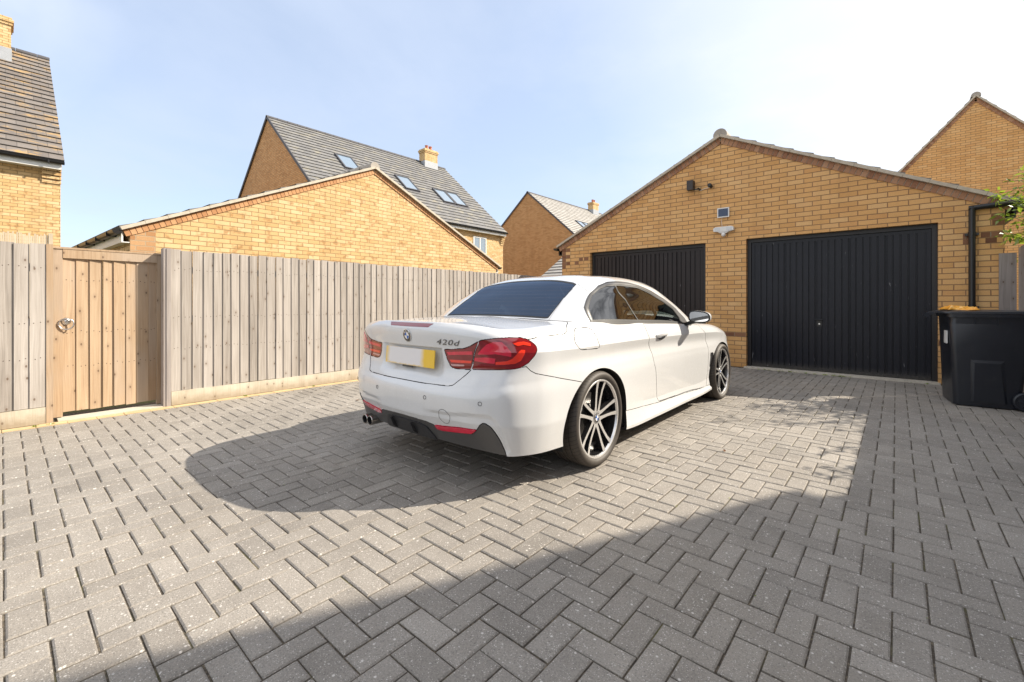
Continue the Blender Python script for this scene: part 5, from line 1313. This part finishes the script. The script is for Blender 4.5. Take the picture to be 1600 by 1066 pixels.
# ------------------------------------------------------------------ wheelie bin and the sheet on it
def bin_mat():
    t = NT('black_bin_plastic'); o = t.obj(); n = t.noise(o, 3.5, 5); f = t.noise(o, 70, 3)
    c = t.mix(n, (.009, .011, .016), (.018, .021, .029)); c = t.mix(t.math('MULTIPLY', t.ramp(t.noise(o, 9, 6, .7), [(.55, (0, 0, 0)), (.75, (1, 1, 1))]), .12), c, (.10, .09, .08))
    return t.done(c, t.math('MULTIPLY_ADD', n, .15, .24), t.bump(f, .12, .002))
M['bin'] = bin_mat(); M['bin_lid'] = plain('sky_lit_bin_lid', (.030, .034, .043), .36, .25, 5)  # lid lightened in colour for the sky reflected in its top
def wheelie_bin():
    t = thing('wheelie_bin', 'black wheelie bin at the right edge, beside the garage door', 'wheelie bin', (.469, 6.763, 0), rad(6))
    # local: x from the front (0) to the wheels, y away from the viewer; the body flares upwards
    def ring(z, k, r=.045, y0=0.0, y1=.58, x0=0.0, x1=.50):
        X0, X1, Y0, Y1 = x0-.030*k, x1+.10*k, y0-.0*k, y1+.02*k; out = []
        for cx, cy, a0 in ((X0+r, Y0+r, math.pi), (X1-r, Y0+r, 1.5*math.pi), (X1-r, Y1-r, 0), (X0+r, Y1-r, .5*math.pi)):
            for a in np.linspace(a0, a0+math.pi/2, 5): out.append(Vector((cx+r*math.cos(a), cy+r*math.sin(a), z)))
        return out
    b = MB(); L = [(ring(.012, 0, .05)), (ring(.05, .02)), (ring(.30, .28)), (ring(.62, .62)), (ring(.88, .92)), (ring(.882, .97, .05)), (ring(.955, 1.0, .05))]
    for A, B in zip(L[:-1], L[1:]):
        n = len(A)
        for k in range(n): b.face([A[k], A[(k+1) % n], B[(k+1) % n], B[k]], smooth=True)
    b.face(L[0][::-1])
    B_ = b.build('bin_body', M['bin'], t, weld=True, sharp=25)
    b = MB()                                                 # moulded side panel and ribs
    for (xa, xb, za, zb) in ((.13, .40, .06, .50),):
        P = lambda x, z, d: (x, -d-.0, z)
        q0 = [P(xa, za, .0), P(xb, za, .0), P(xb-.02, zb, .0), P(xa+.0, zb, .0)]; q1 = [P(xa+.02, za+.0, .014), P(xb-.02, za+.0, .014), P(xb-.05, zb-.03, .010), P(xa+.03, zb-.03, .010)]
        b.face(q1)
        for i in range(4): j = (i+1) % 4; b.face([q0[i], q0[j], q1[j], q1[i]])
    b.build('moulded_panel', M['bin'], B_)
    for x in (.16, .33): b = MB(); b.box(x, x+.008, -.012, .0, .885, .95); b.build('rim_rib', M['bin'], B_)
    r = MB()
    for z0, z1, e in ((.952, .992, .022),): 
        A, B = ring(z0, 1.0, .05, -e, .58+e, -e, .50+e), ring(z1, 1.0, .05, -e, .58+e, -e, .50+e)
        for k in range(len(A)): r.face([A[k], A[(k+1) % len(A)], B[(k+1) % len(A)], B[k]], smooth=True)
        r.face(B); r.face(A[::-1])
    r.build('bin_rim', M['bin'], t, weld=True, sharp=30)
    l = MB(); A = ring(.994, 1.02, .06, -.030, .610, -.055, .53); B = ring(1.014, 1.0, .06, -.030, .610, -.05, .525); C_ = ring(1.030, .8, .08, .05, .53, .05, .44); 
    for Q, S in ((A, B), (B, C_)):
        for k in range(len(Q)): l.face([Q[k], Q[(k+1) % len(Q)], S[(k+1) % len(Q)], S[k]], smooth=True)
    l.face(C_); l.face(A[::-1])
    Lp = l.build('bin_lid', M['bin_lid'], t, weld=True, sharp=30)
    h = MB(); pts = [(-.07, .12, 1.0), (-.125, .12, .999), (-.160, .12, .982), (-.178, .12, .955)]
    for p0, p1 in zip(pts[:-1], pts[1:]):
        a, c = Vector(p0), Vector(p1); h.obox((a+c)/2+Vector((0, .17, 0)), (c-a)/2, (0, .19, 0), Vector((0, 0, 1)).cross(Vector((0, 1, 0)))*0+Vector((.004, 0, .007)))
    h.build('lid_lip', M['bin'], Lp)
    s = MB(); s.box(-.040, -.030, .10, .22, .66, .80); st = s.build('bin_sticker', M['white_upvc'], B_)
    ax = MB(); ax.tube([(.515, -.02, .10), (.515, .60, .10)], .014, 10); ax.build('axle', M['black'], t)
    for y0 in (-.055, .585):
        w = MB(); w.lathe([(y0, .0), (y0, .05), (y0+.004, .07), (y0, .085), (y0+.006, .098), (y0+.044, .098), (y0+.05, .085), (y0+.05, 0)], 36, axis='y', c=(.525, 0, .100))
        for k in range(6):
            a = k*math.pi/3; w.bar((.525+.02*math.cos(a), y0-.002, .10+.02*math.sin(a)), (.525+.07*math.cos(a), y0-.002, .10+.07*math.sin(a)), .010, .012)
        w.build('bin_wheel', M['bin'], t, weld=True, sharp=35)
    hd = MB()
    hd.tube([(.62, .04, .955), (.67, .04, .97), (.67, .54, .97), (.62, .54, .955)], .016, 10); hd.build('grab_handle', M['bin'], t)
wheelie_bin()
def orange_sheet():
    t = NT('orange_plastic_sheet'); n = t.noise(t.obj(), 14, 4, .6)
    M['orange'] = t.done(t.ramp(n, [(.3, (.85, .30, .02)), (.55, (.92, .46, .06)), (.75, (.85, .62, .34))]), .45, t.bump(n, .6, .02))
    rs = np.random.RandomState(4); nx, ny = 22, 14; b = MB(); Pt = {}
    for i in range(nx+1):
        for j in range(ny+1):
            x = i/nx; y = j/ny; h = .012+.045*(math.sin(x*9+y*4)*.5+.5)*(1-x*.75)+.016*rs.rand()
            e = min(x, 1-x, y, 1-y); h *= min(1, .15+e*7)
            Pt[i, j] = Vector((-.04+.25*x+.02*math.sin(y*7), .05+.46*y+.03*math.sin(x*6), h*1.0))
    for i in range(nx):
        for j in range(ny): b.face([Pt[i, j], Pt[i+1, j], Pt[i+1, j+1], Pt[i, j+1]], smooth=True)
    o = b.build('plastic_bag', M['orange'], weld=True); o.location = (.469, 6.763, 1.026); o.rotation_euler = (0, 0, rad(6))
    s = o.modifiers.new('thick', 'SOLIDIFY'); s.thickness = .003
    tag(o, 'crumpled orange plastic bag lying on the bin lid', 'plastic bag')
orange_sheet()

# ------------------------------------------------------------------ shrub over the right fence, weeds in the joints
def leaf_mat(name, a, b_):
    t = NT(name); r = t.rnd(); c = t.ramp(r, [(0, a), (1, b_)])
    d = t.n('ShaderNodeBsdfDiffuse', {0: c}); tr = t.n('ShaderNodeBsdfTranslucent', {0: t.mix(.5, c, (.30, .42, .03))}); g = t.n('ShaderNodeBsdfGlossy', {0: (1, 1, 1, 1), 'Roughness': .35})
    m = t.n('ShaderNodeMixShader', {0: .45, 1: d.outputs[0], 2: tr.outputs[0]}); m2 = t.n('ShaderNodeMixShader', {0: .06, 1: m.outputs[0], 2: g.outputs[0]})
    t.L.new(m2.outputs[0], t.out.inputs[0]); return t.mat
M['leaf'] = leaf_mat('yellow_green_leaf', (.12, .19, .02), (.34, .42, .05))
M['bark'] = plain('grey_brown_bark', (.10, .075, .05), .9, .3, 20, .4)
def leaf(b, p, d, size, rs, droop=.3):
    d = d.normalized(); s = d.cross(Vector((rs.gauss(0, .5), rs.gauss(0, .5), 1))).normalized(); n = s.cross(d)
    L, w = size, size*.42
    m1 = p+d*L*.45-n*L*.06; tip = p+d*L-Vector((0, 0, L*droop*.5))
    b.rnd = rs.random()
    b.face([p, m1+s*w*.5+n*L*.05, tip, m1], smooth=False); b.face([p, m1, tip, m1-s*w*.5+n*L*.05], smooth=False)
def shrub():
    t = thing('shrub', 'sunlit yellow green shrub leaning over the grey fence at the right edge', 'shrub', (1.72, 7.75, -.05)); rs = random.Random(31)
    st, lf = MB(), MB()
    for k in range(17):
        a = rs.uniform(0, 2*math.pi); top = Vector((rs.gauss(-.12, .34), rs.gauss(0, .50), rs.uniform(1.7, 2.95)))
        base = Vector((rs.gauss(0, .07), rs.gauss(0, .07), 0)); mid = (base+top)/2+Vector((rs.gauss(0, .10), rs.gauss(0, .1), .15))
        pts = []
        for s in np.linspace(0, 1, 9): pts.append(base*(1-s)**2+mid*2*s*(1-s)+top*s*s)
        st.tube(pts, .012, 6, rs=[.016*(1-.8*s) for s in np.linspace(0, 1, 9)])
        for i in range(2, 9):
            for q in range(3):
                p = pts[i]; d = Vector((rs.gauss(0, 1), rs.gauss(0, 1), rs.gauss(.3, .5))).normalized(); ln = rs.uniform(.12, .38)
                e = p+d*ln-Vector((0, 0, ln*.15)); st.tube([p, (p+e)/2+Vector((0, 0, .02)), e], .003, 4)
                for m in range(9):
                    f = rs.uniform(.15, 1.05); pp = p.lerp(e, f); dd = (d+Vector((rs.gauss(0, .8), rs.gauss(0, .8), rs.gauss(.0, .5)))); leaf(lf, pp, dd, rs.uniform(.045, .085), rs)
    # a few long sprays reaching out over the fence and the paving
    for e in ((-.83, -.20, 2.42), (-.55, -.12, 2.5), (-.22, -1.5, 2.25), (-.22, -2.1, 2.2), (-.72, .30, 2.25), (-.68, .38, 2.0), (-.62, .15, 2.5), (-.55, .30, 2.72), (-.62, .45, 1.95), (-.52, .10, 2.1), (-.70, .12, 1.98), (-.60, .40, 2.4), (-.48, .35, 2.2), (-.45, .25, 2.0)):
        e = Vector(e); b0 = Vector((.0, e.y*.35, .7)); mid = (b0+e)/2+Vector((.15, 0, .45)); pts = [b0*(1-s)**2+mid*2*s*(1-s)+e*s*s for s in np.linspace(0, 1, 14)]
        st.tube(pts, .008, 5, rs=[.011*(1-.85*s) for s in np.linspace(0, 1, 14)])
        for i in range(5, 14):
            for m in range(12):
                d = Vector((rs.gauss(0, 1), rs.gauss(0, 1), rs.gauss(0, .5))).normalized(); leaf(lf, pts[i]+d*rs.uniform(.0, .09), d, rs.uniform(.055, .10), rs)
    st.build('stem', M['bark'], t); lf.build('foliage', M['leaf'], t)
shrub()
def weeds():
    rs = random.Random(8); b = MB()
    def tuft(x, y, n, s):
        for _ in range(n):
            a = rs.uniform(0, 6.28); d = Vector((math.cos(a), math.sin(a), rs.uniform(.5, 2.0))); leaf(b, Vector((x+rs.gauss(0, s*.4), y+rs.gauss(0, s*.3), 0)), d, s*rs.uniform(.6, 1.3), rs)
    for k in range(26): tuft(rs.uniform(-1.9, .40), 8.25+rs.uniform(-.03, .01), rs.randint(3, 9), rs.uniform(.015, .035))
    for y in (.19, .30, -.35, 1.9, 2.7, 3.6): tuft(-5.80, y, 10, .028)
    for k in range(40):
        i, j = rs.randint(-57, 10), rs.randint(-20, 80); tuft(-.011+.1*i, 2.105+.1*j+rs.uniform(0, .1), rs.randint(1, 3), .010)
    o = b.build('weeds', M['leaf']); tag(o, kind='stuff'); o['label'] = 'tiny green weeds in the paving joints and along the door sills'; o['category'] = 'weeds'
weeds()

def fallen_leaf(x, y, a, sz, label):
    t = MB(); rs = random.Random(int(a*10)); d = Vector((math.cos(a), math.sin(a), 0)); q = Vector((-d.y, d.x, 0)); p = Vector((x, y, .003))
    n = 7; L = [p+d*(sz*i/n)+q*(sz*.28*math.sin(math.pi*i/n))+Vector((0, 0, .006*math.sin(3*i/n))) for i in range(n+1)]; R = [p+d*(sz*i/n)-q*(sz*.28*math.sin(math.pi*i/n))+Vector((0, 0, .009*math.sin(2.5*i/n))) for i in range(n+1)]
    C_ = [p+d*(sz*i/n)+Vector((0, 0, .001)) for i in range(n+1)]
    for i in range(n): t.face([C_[i], C_[i+1], L[i+1], L[i]]); t.face([R[i], R[i+1], C_[i+1], C_[i]])
    o = t.build('fallen_leaf', M['dead_leaf'], weld=True); tag(o, label, 'leaf')
M['dead_leaf'] = plain('brown_dead_leaf', (.20, .085, .03), .8, .4, 40)
fallen_leaf(.055, 1.58, .7, .030, 'brown dead leaf lying in a joint of the shaded paving, nearest the viewer')
fallen_leaf(-.96, 3.52, 2.2, .034, 'brown dead leaf on the sunlit paving between the rear wheel and the shade')
fallen_leaf(-4.62, 2.62, 1.1, .050, 'brown dead leaf on the sunlit paving between the fence and the exhaust')

for o in list(bpy.data.objects):
    if o.parent is None and 'category' in o:
        g = {'house': 'brick houses around the drive', 'garage': 'brick garages', 'fence': 'board fences round the drive', 'leaf': 'dead leaves on the paving'}.get(o['category'])
        if g: o['group'] = g
